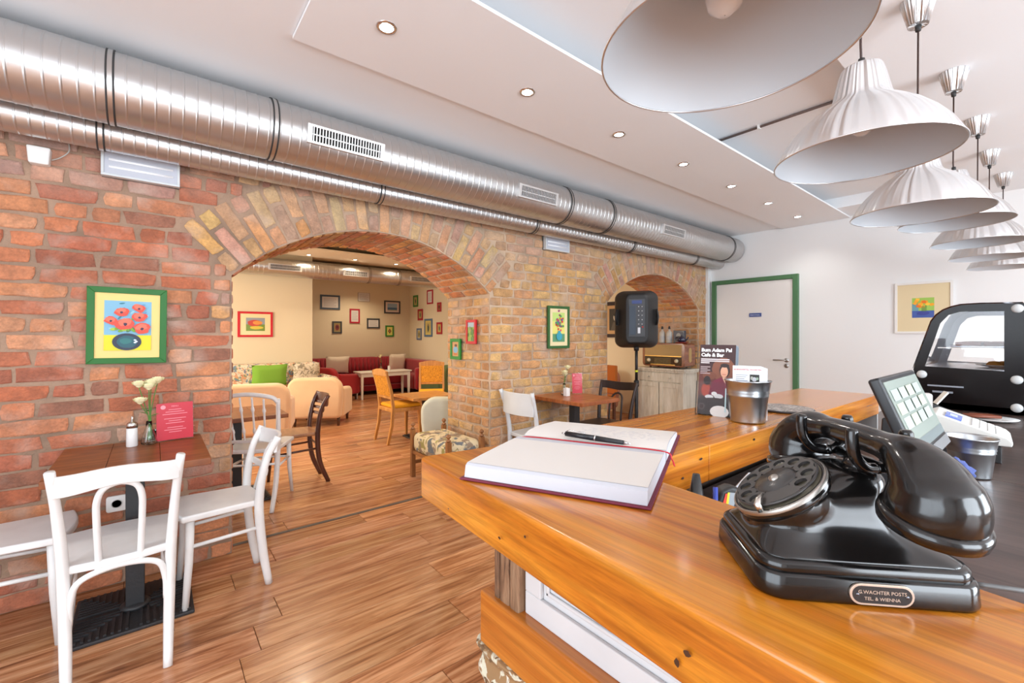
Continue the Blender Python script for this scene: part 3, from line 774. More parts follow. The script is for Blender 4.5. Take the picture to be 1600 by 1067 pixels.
def art_vase(A, w_, h_):
    a, b = w_ / 2, h_ / 2; r = random.Random(8)
    A.rect(-a, -b, a, b, (226, 220, 120)); A.rect(-a, -b, a, -b * .45, (90, 150, 110))
    A.rect(-a, b * .4, a, b, (190, 214, 120))
    for i in range(40): A.ell(r.gauss(0, a * .36), b * .22 + r.gauss(0, b * .24), .0135, .012, r.choice(((200, 60, 60), (150, 70, 110), (220, 130, 60), (70, 110, 170), (80, 150, 80), (220, 90, 90))), wob=.2, seed=i, n=8)
    A.ell(0, -b * .62, a * .48, b * .28, (60, 160, 180), n=16); A.rect(-a * .2, -b * .42, a * .2, -b * .25, (60, 160, 180))
picture('green-framed portrait-format picture of a flower bouquet between the arches', 'y', (3.125, WY - .02, 1.395), .30, .42, .026, (46, 96, 44), (232, 216, 170), art_vase, .17, .29)
def art_gard(A, w_, h_):
    a, b = w_ / 2, h_ / 2; r = random.Random(5)
    A.rect(-a, -b, a, b, (150, 180, 90)); A.rect(-a, b * .5, a, b, (170, 190, 200))
    for i in range(14): A.ell(r.uniform(-a * .8, a * .8), r.uniform(-b * .9, b * .4), .012, .02, r.choice(((90, 130, 60), (190, 170, 90), (120, 150, 120))), wob=.3, seed=i, n=8)
def art_bird(A, w_, h_):
    a, b = w_ / 2, h_ / 2
    A.rect(-a, -b, a, b, (196, 150, 100)); A.ell(0, -b * .1, a * .7, b * .45, (120, 170, 200)); A.ell(a * .1, b * .5, a * .4, b * .2, (90, 70, 60)); A.ell(0, -b * .7, a * .6, b * .12, (190, 110, 60))
picture('small red-framed picture on the side of the arch pier', 'x', (2.282, 3.388, 1.347), .16, .222, .024, (196, 20, 36), (120, 60, 60), art_gard, .115, .175)
picture('small green-framed picture on the side of the arch pier, lower left of the red one', 'x', (2.282, 3.658, 1.182), .18, .20, .030, (20, 130, 40), (90, 110, 70), art_bird, .12, .14)
def art_field(A, w_, h_):
    a, b = w_ / 2, h_ / 2
    A.rect(-a, -b, a, b, (150, 160, 170)); A.rect(-a, -b, a, 0, (120, 150, 60)); A.ell(-a * .1, b * .2, a * .75, b * .5, (200, 70, 50), wob=.1); A.ell(a * .2, b * .25, a * .5, b * .3, (236, 150, 60), wob=.1); A.ell(a * .1, -b * .5, a * .7, b * .25, (220, 200, 60), wob=.1)
def wallpic(label, plane, v, x0, z0, x1, z1, fcol, mcol, art=None, fw=.022, pr=.6, group='pictures in the back room'):
    """pixel bounds on the plane x=v or y=v"""
    a = at(x0, (z0 + z1) / 2, **{plane: v}); b = at(x1, (z0 + z1) / 2, **{plane: v})
    c = at((x0 + x1) / 2, (z0 + z1) / 2, **{plane: v}); t_, b_ = at((x0 + x1) / 2, z0, **{plane: v}), at((x0 + x1) / 2, z1, **{plane: v})
    w_ = abs(b.x - a.x) if plane == 'Y' else abs(b.y - a.y); h_ = t_.z - b_.z; cc = (a + b) / 2
    pos = (cc.x, v - .001, c.z) if plane == 'Y' else (v - .001, cc.y, c.z)
    return picture(label, plane.lower(), pos, w_, h_, fw, fcol, mcol, art, (w_ - 2 * fw) * pr, (h_ - 2 * fw) * pr, group=group)
def art_lines(A, w_, h_):
    a, b = w_ / 2, h_ / 2; A.rect(-a, -b, a, b, (222, 216, 210))
    for i in range(8): A.rect(-a * .85, b * (.75 - i * .21), a * (.8 - .3 * (i % 3 == 2)), b * (.70 - i * .21), (160, 156, 156))
def art_sea(A, w_, h_):
    a, b = w_ / 2, h_ / 2; A.rect(-a, -b, a, b, (150, 180, 200)); A.rect(-a, -b, a, -b * .1, (70, 110, 150)); A.rect(-a, -b, a, -b * .75, (190, 180, 150))
def art_face(A, w_, h_):
    a, b = w_ / 2, h_ / 2; A.rect(-a, -b, a, b, (150, 120, 70)); A.ell(0, 0, a * .7, b * .75, (120, 40, 50), wob=.1); A.ell(0, b * .1, a * .3, b * .3, (60, 30, 40))
def art_dia(A, w_, h_):
    a, b = w_ / 2, h_ / 2; A.rect(-a, -b, a, b, (226, 214, 110)); A.ell(0, 0, a * .65, b * .7, (80, 70, 50), n=4); A.ell(0, 0, a * .3, b * .35, (200, 120, 60), n=6)
def art_fig(A, w_, h_):
    a, b = w_ / 2, h_ / 2; A.rect(-a, -b, a, b, (196, 180, 110)); A.ell(0, 0, a * .4, b * .8, (80, 90, 80), wob=.15); A.ell(0, b * .5, a * .25, b * .2, (150, 120, 90))
wallpic('red-framed landscape picture on the cream wall over the floral sofa', 'Y', 8.5, 371, 487, 426, 526.5, (206, 22, 40), (240, 226, 176), art_field, .035, .62)
blu, dk, red_, grn = (72, 88, 104), (60, 62, 66), (176, 28, 52), (46, 128, 46)
wallpic('wide blue-grey framed document, upper left on the alcove wall', 'Y', AY, 500, 461, 531, 483.5, blu, (226, 216, 196), art_lines, .04, .95)
wallpic('small square dark-framed red print, lower left on the alcove wall', 'Y', AY, 519, 502, 534, 521, dk, (150, 140, 90), art_face, .035, .85)
wallpic('small red-framed white document in the alcove', 'Y', AY, 546, 482.5, 562, 505, red_, (230, 216, 200), art_lines, .035, .9)
wallpic('unframed pale printed card, highest on the alcove wall', 'Y', AY, 559, 457.5, 577.5, 471, (170, 160, 150), (222, 214, 204), art_lines, .006, .95)
wallpic('dark-framed wide white document, middle right in the alcove', 'Y', AY, 573, 497.5, 593, 513, dk, (226, 222, 216), art_lines, .035, .9)
wallpic('dark-framed blue landscape, right on the alcove wall', 'Y', AY, 600, 470, 625, 490, dk, (226, 206, 196), art_sea, .035, .72)
wallpic('green-framed print with a dark diamond, lower right in the alcove', 'Y', AY, 602, 508.5, 615, 526, grn, (226, 214, 110), art_dia, .035, .9)
SX = AX1
wallpic('small green-framed picture, top left on the alcove side wall', 'X', SX, 646.5, 461.5, 653.6, 479.5, grn, (150, 150, 110), art_fig, .035, .8)
wallpic('tall red-framed white sheet, highest on the alcove side wall', 'X', SX, 668, 453, 677, 475, red_, (226, 220, 214), art_lines, .035, .9)
wallpic('small red-framed picture at the right edge above the others', 'X', SX, 684, 472.5, 690, 487, red_, (140, 100, 70), art_face, .035, .85)
wallpic('small red-framed dark portrait on the side wall, left of the tall blue frame', 'X', SX, 653.6, 483, 661, 500.5, red_, (150, 100, 70), art_fig, .04, .85)
wallpic('tall blue-framed figure print, largest on the alcove side wall', 'X', SX, 664, 498, 676, 526, (84, 116, 148), (216, 196, 110), art_fig, .045, .75)
wallpic('small red-framed picture on the side wall, right of the tall blue frame', 'X', SX, 683, 503.5, 691.5, 522, red_, (200, 150, 70), art_fig, .04, .8)
wallpic('small blue-framed picture, lowest on the alcove side wall', 'X', SX, 652, 513, 659, 531, (92, 116, 150), (180, 190, 190), art_fig, .035, .8)
def art_yel(A, w_, h_):
    a, b = w_ / 2, h_ / 2; r = random.Random(2)
    A.rect(-a, -b, a, b, (160, 200, 90)); A.rect(-a, -b, a, -b * .3, (70, 96, 170)); A.rect(-a, -b * .3, -a * .4, b * .4, (110, 160, 170))
    for i in range(12): A.ell(r.gauss(0, a * .33), b * .45 + r.gauss(0, b * .22), a * .22, b * .15, r.choice(((250, 170, 40), (255, 200, 60), (240, 120, 30))), wob=.25, seed=i, n=9)
    A.ell(0, -b * .55, a * .55, b * .22, (60, 70, 150), wob=.15, n=10)
    for i in range(5): A.rect(-a * .1 + i * .008, -b * .4, -a * .1 + i * .008 + .003, b * .2, (90, 130, 70))
wallpic('white-framed small painting of yellow flowers with a wide beige mount on the end wall', 'X', EX - .0, 1398.5, 440.5, 1490, 521, (236, 234, 230), (226, 208, 168), art_yel, .022, .42, group='pictures in the front room')
def art_bw(A, w_, h_):
    a, b = w_ / 2, h_ / 2
    A.rect(-a, -b, a, b, (196, 158, 110)); A.rect(-a, b * .80, a, b, (48, 34, 34)); A.rect(-a, -b, a, -b * .82, (48, 34, 34))
    A.rect(-a * .62, -b * .62, a * .62, b * .62, (60, 56, 48)); A.ell(0, b * .12, a * .28, b * .24, (190, 180, 160)); A.ell(0, b * .28, a * .28, b * .12, (50, 46, 40)); A.poly([(-a * .5, -b * .6), (a * .5, -b * .6), (a * .3, -b * .15), (-a * .3, -b * .15)], (90, 86, 76))
pc = at(968, 499, X=EX)
picture('old black-and-white portrait print with dark bars, seen through the small arch', 'x', (EX - .004, 4.75, pc.z), .52, .62, .006, (60, 40, 40), (196, 158, 110), art_bw, .508, .608)

# ================================================= CHAIRS AND TABLES
M_cw = mat('chair_white_paint', (.82, .82, .81), .38, var=.05, vscale=9)
M_cg = mat('chair_grey_white_paint', (.66, .69, .71), .4, var=.05)
M_cb = wood('dark_stained_beech', [(.3, (.045, .012, .008)), (.7, (.13, .038, .018))], (6, 6, 2), rough=.28, coat=.3)
M_ck = wood('black_brown_beech', [(.3, (.014, .008, .007)), (.7, (.04, .022, .018))], (6, 6, 2), rough=.4)
M_sb = wood('seat_honey', [(.3, (.28, .12, .05)), (.7, (.46, .22, .10))], (3, 16, 3), rough=.35, coat=.2)
M_oak = wood('golden_oak', [(.3, (.42, .17, .035)), (.7, (.66, .32, .09))], (14, 14, 2), rough=.35, coat=.3)
def seat_outline(w0, w1, d, n=7):
    """rear width w0, front width w1"""
    o = []
    for i in range(n + 1):
        t = i / n; o.append((-w1 / 2 + w1 * t, d / 2 - .0 + .028 * math.sin(PI * t)))
    for i in range(n + 1):
        t = i / n; o.append((w0 / 2 - w0 * t, -d / 2 - .02 * math.sin(PI * t)))
    return o
def chair(label, loc, rz, style='hoop', fr=None, sm=None, group='bentwood chairs', sh=.46, bh=.83, w0=.34, w1=.41, d=.40, name='bentwood_chair', splay=.04):
    fr = fr or M_cw; sm = sm or fr
    t = thing(name, label, 'chair', loc, rz, group)
    so = seat_outline(w0, w1, d); q = MB(); q.prism(so, sh - .032, sh, 'z'); q.build('seat', sm, t, bevel=.009, seg=3)
    for s in (-1, 1):      # front legs
        x = s * (w1 / 2 - .035); y = d / 2 - .035
        MB().tube([(x, y, sh - .02), (x + s * .004, y + .006, .22), (x + s * .02, y + .022, .0)], [.0195, .017, .0135], 12).build('leg', fr, t)
    py = -d / 2 + .005
    posts = []
    for s in (-1, 1):
        x = s * (w0 / 2 + .004)
        pts = spl([(x - s * .016, py - .055 - splay, 0), (x - s * .008, py - .018, .2), (x, py, sh - .01), (x + s * .012, py - .03, sh + .2), (x + s * .026, py - .085, bh)], 5)
        MB().tube(pts, [.0155 + .004 * math.sin(PI * min(1, i / len(pts) * 1.3)) for i in range(len(pts))], 12, flat=(1, 1.15)).build('rear_leg', fr, t)
    def post(z_):            # x, y of the posts at height z
        k = (z_ - sh) / (bh - sh); return w0 / 2 + .026 * k, py - .085 * k ** 1.25
    def rail(z0, z1, name='top_rail', wav=.0, th=.018, n=12, bow=.03):
        rings = []
        for i in range(n + 1):
            u = -1 + 2 * i / n; X0, Y0 = post((z0 + z1) / 2); c = bow * (1 - u * u); w_ = wav * math.cos(u * PI)
            x = u * (X0 + .004); y = Y0 - c
            rings.append([(x, y - th / 2, z0 + w_), (x, y + th / 2, z0 + w_), (x, y + th / 2 - .006, z1 + w_ * .6), (x, y - th / 2 - .006, z1 + w_ * .6)])
        q = MB(); q.loft(rings, smooth=False); return q.build(name, fr, t, bevel=.004)
    if style == 'hoop':
        rail(bh - .085, bh - .012, wav=.012)
        X0, Y0 = post(bh - .1); ly = py - .012
        pts = spl([(-.062, ly, .415), (-.062, ly, .47), (-.066, ly - .03, .62), (-.064, ly - .055, .70), (-.045, ly - .068, .747), (0, ly - .074, .765), (.045, ly - .068, .747), (.064, ly - .055, .70), (.066, ly - .03, .62), (.062, ly, .47), (.062, ly, .415)], 5)
        MB().tube(pts, .0115, 10).build('back_hoop', fr, t)
        e = w0 / 2 - .012
        pts = spl([(-e, py - .01, .24), (-e + .004, py - .012, .33), (-.11, py - .014, .40), (0, py - .015, .425), (.11, py - .014, .40), (e - .004, py - .012, .33), (e, py - .01, .24)], 6)
        MB().tube(pts, .0115, 10).build('lower_arch', fr, t)
    elif style == 'rail':
        rail(bh - .085, bh - .005, bow=.05)
        rail(sh + .12, sh + .15, 'back_slat', bow=.02, th=.014)
        for x in (-.05, .05): MB().tube([(x, py - .02, sh), (x, post(sh + .2)[1] - .03, sh + .2), (x, post(bh - .06)[1] - .045, bh - .06)], .009, 8).build('back_spindle', fr, t)
        q = MB()
        for (x, z_) in ((w0 / 2 + .02, sh + .10), (w0 / 2 + .02, sh + .15)): q.lathe([(.004, -.003), (.004, .002)], 8, M=T(x, post(z_)[1], z_) @ R(PI / 2, 'Y'))
        q.build('screw', mat('screw_steel', (.35, .35, .35), .4, 1), t)
    elif style == 'panel':
        rail(bh - .20, bh - .01, 'back_panel', bow=.04, th=.012)
    elif style == 'spindle':
        X0, Y0 = post(bh)
        pts = spl([(-X0, Y0, bh - .02), (-X0 * .8, Y0 - .02, bh + .02), (0, Y0 - .03, bh + .045), (X0 * .8, Y0 - .02, bh + .02), (X0, Y0, bh - .02)], 6)
        MB().tube(pts, .016, 10).build('top_rail', fr, t)
        rail(sh + .05, sh + .075, 'lower_rail', bow=.012)
        for x in (-.11, -.037, .037, .11):
            p0, p1 = Vector((x * .95, post(sh + .07)[1] - .012, sh + .07)), Vector((x * 1.08, Y0 - .025, bh + .028 - abs(x) * .2))
            pts, rr = [], []
            for i in range(25):
                k = i / 24; pts.append(p0.lerp(p1, k)); rr.append(.0075 + .006 * max(0, math.cos((k - .22) * 26)) * (abs(k - .22) < .13) + .006 * max(0, math.cos((k - .72) * 26)) * (abs(k - .72) < .13))
            MB().tube(pts, rr, 8).build('back_spindle', fr, t)
    elif style == 'ladder':
        rail(bh - .10, bh, bow=.04)
        for k in (.18, .23, .28): rail(sh + k - .06, sh + k - .035, 'back_slat', bow=.03, th=.012)
    elif style == 'arch':
        rail(bh - .08, bh + .0, bow=.035, wav=-.008)
        pts = spl([(-.07, py - .01, sh - .02), (-.07, py - .03, .62), (-.05, py - .06, .70), (0, py - .07, .725), (.05, py - .06, .70), (.07, py - .03, .62), (.07, py - .01, sh - .02)], 5)
        MB().tube(pts, .010, 8).build('back_hoop', fr, t)
    # stretchers
    for s in (-1, 1):
        MB().tube([(s * (w1 / 2 - .032), d / 2 - .025, .30), (s * (w0 / 2 + .0), py - .008, .315)], .0095, 8).build('stretcher', fr, t)
    if style in ('ladder', 'spindle', 'arch'):
        MB().tube([(-w1 / 2 + .03, d / 2 - .022, .30), (w1 / 2 - .03, d / 2 - .022, .30)], .009, 8).build('stretcher', fr, t)
        MB().tube([(-w0 / 2, py - .01, .34), (w0 / 2, py - .01, .34)], .009, 8).build('stretcher', fr, t)
    return t
# facing +y at rz = 0 ; rz -90deg faces +x ; rz +90deg faces -x
chair('white bentwood chair with a hoop back seen from behind, nearest the camera', (-.108, 2.50, 0), math.radians(2), 'hoop', w0=.31, w1=.38, d=.38, bh=.835)
chair('white bentwood chair on the right of the left table, side view', (.262, 2.77, 0), math.radians(92), 'rail', w0=.31, w1=.36, d=.33, bh=.78, splay=-.005)
chair('white bentwood chair on the left of the left table, only its seat in view', (-.50, 2.86, 0), math.radians(-90), 'hoop', w0=.33, w1=.38, d=.40, bh=.80)
chair('white spindle-back chair in the big arch, seen from behind', (.66, 3.99, 0), math.radians(-27), 'spindle', w0=.36, w1=.40, d=.40, bh=.84)
chair('dark brown bentwood chair with a honey seat, facing the table behind the pier', (.96, 4.28, 0), math.radians(88), 'ladder', M_cb, M_sb, w0=.30, w1=.36, d=.36, bh=.78)
chair('pale grey chair with a wide curved back panel by the table between the arches', (2.67, 2.90, 0), math.radians(-88), 'panel', M_cg, bh=.84, w0=.34)
chair('black-brown bentwood chair facing the table between the arches', (3.42, 2.80, 0), math.radians(93), 'arch', M_ck, w0=.36, bh=.84)

M_tt = wood('table_top_reddish', [(.3, (.13, .032, .008)), (.55, (.32, .095, .022)), (.75, (.44, .16, .04))], (2, 16, 3), rough=.38, coat=.08, fine=.2)
M_iron = mat('black_cast_iron', (.022, .022, .024), .5, bump=.1, bscale=80)
def cafe_table(label, x0, x1, y0, y1, h_, base=True, m=None, th=.032):
    cx, cy = (x0 + x1) / 2, (y0 + y1) / 2; a, b = (x1 - x0) / 2, (y1 - y0) / 2
    t = thing('cafe_table', label, 'table', (cx, cy, 0), 0)
    for k in range(3):
        u0, u1 = -a + 2 * a * k / 3, -a + 2 * a * (k + 1) / 3
        MB().box((u0 + .0004, -b, h_ - th), (u1 - .0004, b, h_)).build('table_board', m or M_tt, t, bevel=.003)
    MB().box((-.035, -.035, .03), (.035, .035, h_ - th)).build('table_column', M_iron, t, bevel=.003)
    MB().box((-.15, -.15, h_ - th - .008), (.15, .15, h_ - th)).build('table_plate', M_iron, t)
    MB().prism([(-.22, -.22), (.22, -.22), (.22, .22), (-.22, .22)], 0, .016, 'z').build('table_foot', M_iron, t, bevel=.004)
    q = MB()
    for k in range(-8, 9):
        if k == 0: continue
        c = k * .024
        e = abs(c)
        q.box((c - .005, -.205, .016), (c + .005, -e + .0, .024)) if k else None
        q.box((c - .005, e, .016), (c + .005, .205, .024))
        q.box((-.205, c - .005, .016), (-e - .006, c + .005, .024)); q.box((e + .006, c - .005, .016), (.205, c + .005, .024))
    q.build('foot_ribs', M_iron, t)
    MB().lathe([(.06, .016), (.058, .03), (.04, .04)], 20).build('column_collar', M_iron, t)
    return t
cafe_table('reddish wooden cafe table against the red brick wall at the left', -.345, .21, 2.475, 3.115, .75)
cafe_table('reddish wooden cafe table against the brick wall between the arches', 2.76, 3.26, 2.47, 3.11, .75, m=wood('table_top_orange', [(.3, (.24, .055, .012)), (.55, (.46, .13, .03)), (.75, (.56, .20, .05))], (2, 16, 3), rough=.35, coat=.1, fine=.2))
cafe_table('brown wooden cafe table just inside the big arch behind the pier', .20, .84, 3.87, 4.48, .69)
cafe_table('low light-brown table at the right edge of the arch view', 2.42, 3.05, 4.85, 5.42, .55, m=M_oak)

def menu_card(label, loc, rz, w_, h_, tiltb=.08):
    t = thing('menu_stand', label, 'menu', loc, rz)
    Mx = R(-tiltb, 'X'); a = w_ / 2
    q = MB(); q.box((-a, -.0015, 0), (a, .0015, h_), Mx); q.box((-a, .0, 0), (a, .05, .002))
    q.build('acrylic_holder', mat('clear_acrylic', (1, .9, .9), .05, trans=1), t)
    cd = MB().box((-a + .003, -.0028, .006), (a - .003, -.0018, h_ - .004), Mx).build('menu_sheet', mat('menu_red', srgb(196, 22, 48), .35, coat=.3), t)
    A = Art(); wc = mat('menu_print', srgb(235, 150, 160), .5); r = random.Random(3)
    for i in range(12):
        k = .42 + .5 * ((i * 7) % 5) / 5; z_ = h_ * (.80 - i * .058)
        if i % 4 == 3: continue
        A.rect(-a * k * .8, z_, a * k * .8, z_ + h_ * .014, wc)
    A.ell(-a * .62, h_ * .88, a * .14, h_ * .055, wc, n=10)
    o = A.build('menu_lines', cd, (0, 0, 0)); o.data.transform(Mx @ T(0, -.003, 0))
    text('menu_title', 'MENU', h_ * .055, wc, cd, Mx @ T(0, -.0032, h_ * .875) @ R(PI / 2, 'X'), 'CENTER', .0001)
    return t
menu_card('large red acrylic menu card on the left cafe table', (.092, 3.0, .751), .12, .165, .205)
menu_card('small red menu card on the table between the arches', (3.17, 2.90, .751), -.5, .105, .20)

M_vg = mat('thin_glass', (.95, 1, .98), .03, trans=1)
M_stem = mat('stem_green', srgb(84, 130, 56), .6); M_pet = mat('petal_cream', srgb(252, 246, 200), .7)
def vase_flowers(label, loc, heads, h_=.12, kind='vase'):
    t = thing('flower_vase', label, 'vase', loc)
    MB().lathe([(.028, 0), (.033, .004), (.034, .015), (.026, .05), (.014, .09), (.012, h_), (.0105, h_), (.0125, .088), (.024, .05), (.031, .016), (.029, .006)], 20).build('vase_glass', M_vg, t)
    r = random.Random(len(heads))
    for i, (x, y, z_) in enumerate(heads):
        MB().tube(spl([(0.004 * i - .006, 0, .02), (.002 * i, 0, h_), (x * .5, y * .5, (h_ + z_) / 2 + .01), (x, y, z_)], 5), .0022, 6).build('stem', M_stem, t)
        fo = None; q = MB()
        for k in range(9):           # each bloom: rings of cupped petals
            ring = k // 3; a = 2 * PI * k / 3 + ring * 1.0; op = .10 + .30 * ring; s_ = .027 + .003 * ring
            Mx = T(x, y, z_) @ R(a, 'Z') @ R(op, 'X')
            v = []; f = []
            for u in range(5):
                for w__ in range(4):
                    uu = (u - 2) / 2; ww = w__ / 3
                    v.append((uu * s_ * .62 * math.sin(.3 + ww * 2.2), -s_ * .35 * math.sin(ww * PI * .6) - .006 * uu * uu * 0 + s_ * .25 * uu * uu, ww * s_ * 1.25))
            for u in range(4):
                for w__ in range(3): f.append((u * 4 + w__, u * 4 + w__ + 1, (u + 1) * 4 + w__ + 1, (u + 1) * 4 + w__))
            q.add(v, f, Mx, True)
        q.lathe([(.001, -.004), (.011, .002), (.016, .012), (.013, .024), (.001, .030)], 12, c=(x, y, z_))
        q.build('bloom', M_pet, t, fix=False)
    q = MB()
    for k, (a, z_) in enumerate(((.2, h_ + .02), (2.8, h_ + .035), (4.4, h_ + .05))):
        c, s_ = math.cos(a), math.sin(a)
        v = [(0, 0, z_), (c * .022 - s_ * .006, s_ * .022 + c * .006, z_ + .012), (c * .045, s_ * .045, z_ + .014), (c * .022 + s_ * .006, s_ * .022 - c * .006, z_ + .010)]
        q.add(v, [(0, 1, 2), (0, 2, 3)])
    q.build('leaf', M_stem, t, fix=False)
    return t
vase_flowers('slim glass vase with cream flowers on the left cafe table', (-.018, 2.98, .7505), [(-.04, -.01, .30), (.035, .01, .315), (.0, -.01, .285), (-.035, -.015, .215), (.01, 0, .305)])
vase_flowers('small vase with two cream roses on the table between the arches', (3.02, 2.93, .7505), [(-.0, -.01, .20), (.05, .0, .245), (.02, .01, .18)], .11)
t = thing('sugar_shaker', 'glass sugar shaker with a metal spout on the left table', 'shaker', (-.085, 2.97, .7505))
MB().lathe([(.022, 0), (.024, .003), (.023, .06), (.022, .095)], 20).build('sugar_glass', mat('sugar_white', (.85, .85, .84), .25, coat=.6), t)
MB().lathe([(.0235, .095), (.024, .115), (.016, .124), (.006, .128), (.005, .152), (.003, .154)], 20).build('metal_cap', MC['chrome_ring'], t)
t = thing('tealight_glass', 'small empty glass between the vase and red menu card on the left table', 'glass', (.0, 3.04, .7505))
MB().lathe([(.018, 0), (.02, .003), (.024, .06), (.0225, .06), (.0185, .006)], 18).build('glass_cup', M_vg, t)
t = thing('candle_holder', 'square white candle holder beside the vase on the table between the arches', 'holder', (2.98, 2.86, .7505))
MB().box((-.022, -.022, 0), (.022, .022, .075)).build('holder_body', mat('white_ceramic', (.85, .84, .82), .3), t, bevel=.003)
MB().lathe([(.012, .075), (.012, .079)], 12).build('candle', mat('wax', (.8, .78, .7), .5), t)
# ================================================= SOFAS, ARMCHAIRS, BACK ROOM
M_beige = mat('beige_velour', srgb(228, 190, 148), .9, var=.08, vscale=4, sheen=.3)
M_red = mat('dark_red_velvet', srgb(150, 12, 30), .8, var=.12, vscale=5, sheen=.3)
M_red2 = mat('red_wool', srgb(168, 24, 34), .85, sheen=.2)
M_floral = fabric_spots('floral_print', srgb(228, 214, 190), [srgb(196, 128, 100), srgb(130, 150, 120), srgb(120, 140, 160), srgb(214, 160, 120)], 11)
M_floral2 = fabric_spots('floral_print_bench', srgb(222, 206, 168), [srgb(110, 116, 120), srgb(160, 150, 90), srgb(150, 130, 110)], 9)
M_foot = wood('dark_feet', [(.3, (.05, .02, .01)), (.7, (.12, .05, .02))], (6, 6, 2), rough=.4)
def soft(q, name, m, t, r=.05, seg=4): return q.build(name, m, t, bevel=r, seg=seg)
def back_shape(w_, z0, z1, top_r, y0, y1, lean=0, narrow=0):
    """upholstered back with round top corners, leaning away"""
    n = 8; out = []
    a = w_ / 2
    out.append((-a + narrow, z0)); out.append((-a, z0 + (z1 - z0) * .5))
    for k in range(n + 1):
        th = PI - PI / 2 * k / n; out.append((-a + top_r + top_r * math.cos(th), z1 - top_r + top_r * math.sin(th)))
    for k in range(n + 1):
        th = PI / 2 - PI / 2 * k / n; out.append((a - top_r + top_r * math.cos(th), z1 - top_r + top_r * math.sin(th)))
    out.append((a, z0 + (z1 - z0) * .5)); out.append((a - narrow, z0))
    q = MB(); q.prism(out, y0, y1, 'y')
    q.v = [(x, y - lean * (z - z0), z) for x, y, z in q.v]
    return q
def armchair(label, loc, rz, m, w_=.70, bh=.72, feet=True, group='armchairs'):
    t = thing('armchair', label, 'armchair', loc, rz, group)
    a = w_ / 2
    soft(back_shape(w_, .12, bh, .16, -.36, -.20, .10, .03), 'backrest', m, t, .045)
    soft(MB().box((-a + .1, -.22, .14), (a - .1, .34, .40)), 'seat_cushion', m, t, .05)
    for s in (-1, 1):
        q = MB(); q.prism([(-.24, .12), (.33, .12), (.34, .46), (.25, .52), (-.24, .56)], min(s * a, s * (a - .13)), max(s * a, s * (a - .13)), 'x'); soft(q, 'armrest', m, t, .045)
    for (x, y) in ((-a + .07, -.27), (a - .07, -.27), (-a + .07, .27), (a - .07, .27)):
        MB().lathe([(.018, 0), (.024, .13)], 12, c=(x, y, 0)).build('leg', M_foot, t)
    return t
fa = math.atan2(-FW.x, FW.y)
armchair('beige velour armchair seen from behind, left one behind the spindle chair', (.98, 6.30, 0), fa * .45, M_beige, .86, .74)
armchair('beige velour armchair seen from behind, right one beside the dark chair', (1.97, 6.95, 0), fa * .8, M_beige, .74, .71)
def cushion(label, c, rx, rz, w_, h_, m, th=.13):
    t = thing('cushion', label, 'cushion', c, rz); t.rotation_euler = (rx, 0, rz)
    n = 10; V = []; F = []
    for sgn in (1, -1):
        for i in range(n + 1):
            for j in range(n + 1):
                u, v = -1 + 2 * i / n, -1 + 2 * j / n
                pk = 1 - .07 * (1 - u * u) * 0
                e = ((1 - u ** 4) * (1 - v ** 4)) ** .5
                sx = 1 - .06 * (1 - abs(v)) ; sz = 1 - .06 * (1 - abs(u))
                V.append((u * w_ / 2 * sx, sgn * -th / 2 * e, v * h_ / 2 * sz))
    for s_ in range(2):
        o = s_ * (n + 1) ** 2
        for i in range(n):
            for j in range(n): F.append((o + i * (n + 1) + j, o + (i + 1) * (n + 1) + j, o + (i + 1) * (n + 1) + j + 1, o + i * (n + 1) + j + 1))
    q = MB(); q.add(V, F, None, True); o = q.build('cushion_cover', m, t)
    return t
# floral sofa along the cream wall
t = thing('sofa', 'floral print sofa along the cream wall', 'sofa', (1.50, 8.02, 0))
soft(MB().box((-1.4, .18, .15), (.80, .44, .84)), 'backrest', M_floral, t, .07)
soft(MB().box((-1.4, -.42, .12), (.80, .22, .30)), 'base', M_floral, t, .03)
for k in range(3): soft(MB().box((-1.4 + k * .733, -.44, .30), (-1.4 + (k + 1) * .733 - .006, .20, .46)), 'seat_cushion', M_floral, t, .05)
soft(MB().box((.80, -.42, .12), (.93, .42, .62)), 'armrest', M_floral, t, .06)
for x in (-1.3, .85):
    for y in (-.36, .36): MB().lathe([(.02, 0), (.026, .13)], 10, c=(x, y, 0)).build('leg', M_foot, t)
M_green = mat('green_cushion', srgb(128, 178, 60), .85); M_pale = fabric_spots('leaf_print', srgb(224, 212, 190), [srgb(150, 140, 120), srgb(180, 168, 140)], 18); M_bei2 = mat('pale_beige_cushion', srgb(244, 232, 210), .9, bump=.3, bscale=60)
cushion('bright green cushion on the floral sofa', (1.47, 8.07, .66), .22, 0, .52, .36, M_green)
cushion('pale leaf-print cushion on the floral sofa', (2.02, 8.07, .655), .22, .05, .42, .38, M_pale)
# dark red tufted corner sofa in the alcove
t = thing('corner_sofa', 'dark red tufted corner sofa filling the alcove', 'sofa', (3.7, 9.95, 0))
for (x0, x1) in ((-1.25, -.42), (-.40, .43), (.45, 1.02)):
    n = 9; q = MB()
    for k in range(n):
        c = x0 + (x1 - x0) * (k + .5) / n; r_ = (x1 - x0) / n / 2
        q.tube([(c, .10, .42), (c, .14, .60), (c, .17, .78)], [r_ * 1.1] * 3, 8, flat=(1, 1.0))
    o = q.build('channel_back', M_red, t)
    soft(MB().box((x0, .14, .15), (x1, .40, .80)), 'backrest', M_red, t, .06)
    soft(MB().box((x0, -.40, .20), (x1, .16, .44)), 'seat_cushion', M_red, t, .05)
soft(MB().box((-1.27, -.42, .08), (1.05, .40, .20)), 'base', M_red, t, .02)
soft(MB().box((1.05, -1.1, .15), (1.33, .40, .74)), 'side_backrest', M_red, t, .06)
soft(MB().box((.72, -1.1, .12), (1.07, -.42, .44)), 'side_seat', M_red, t, .05)
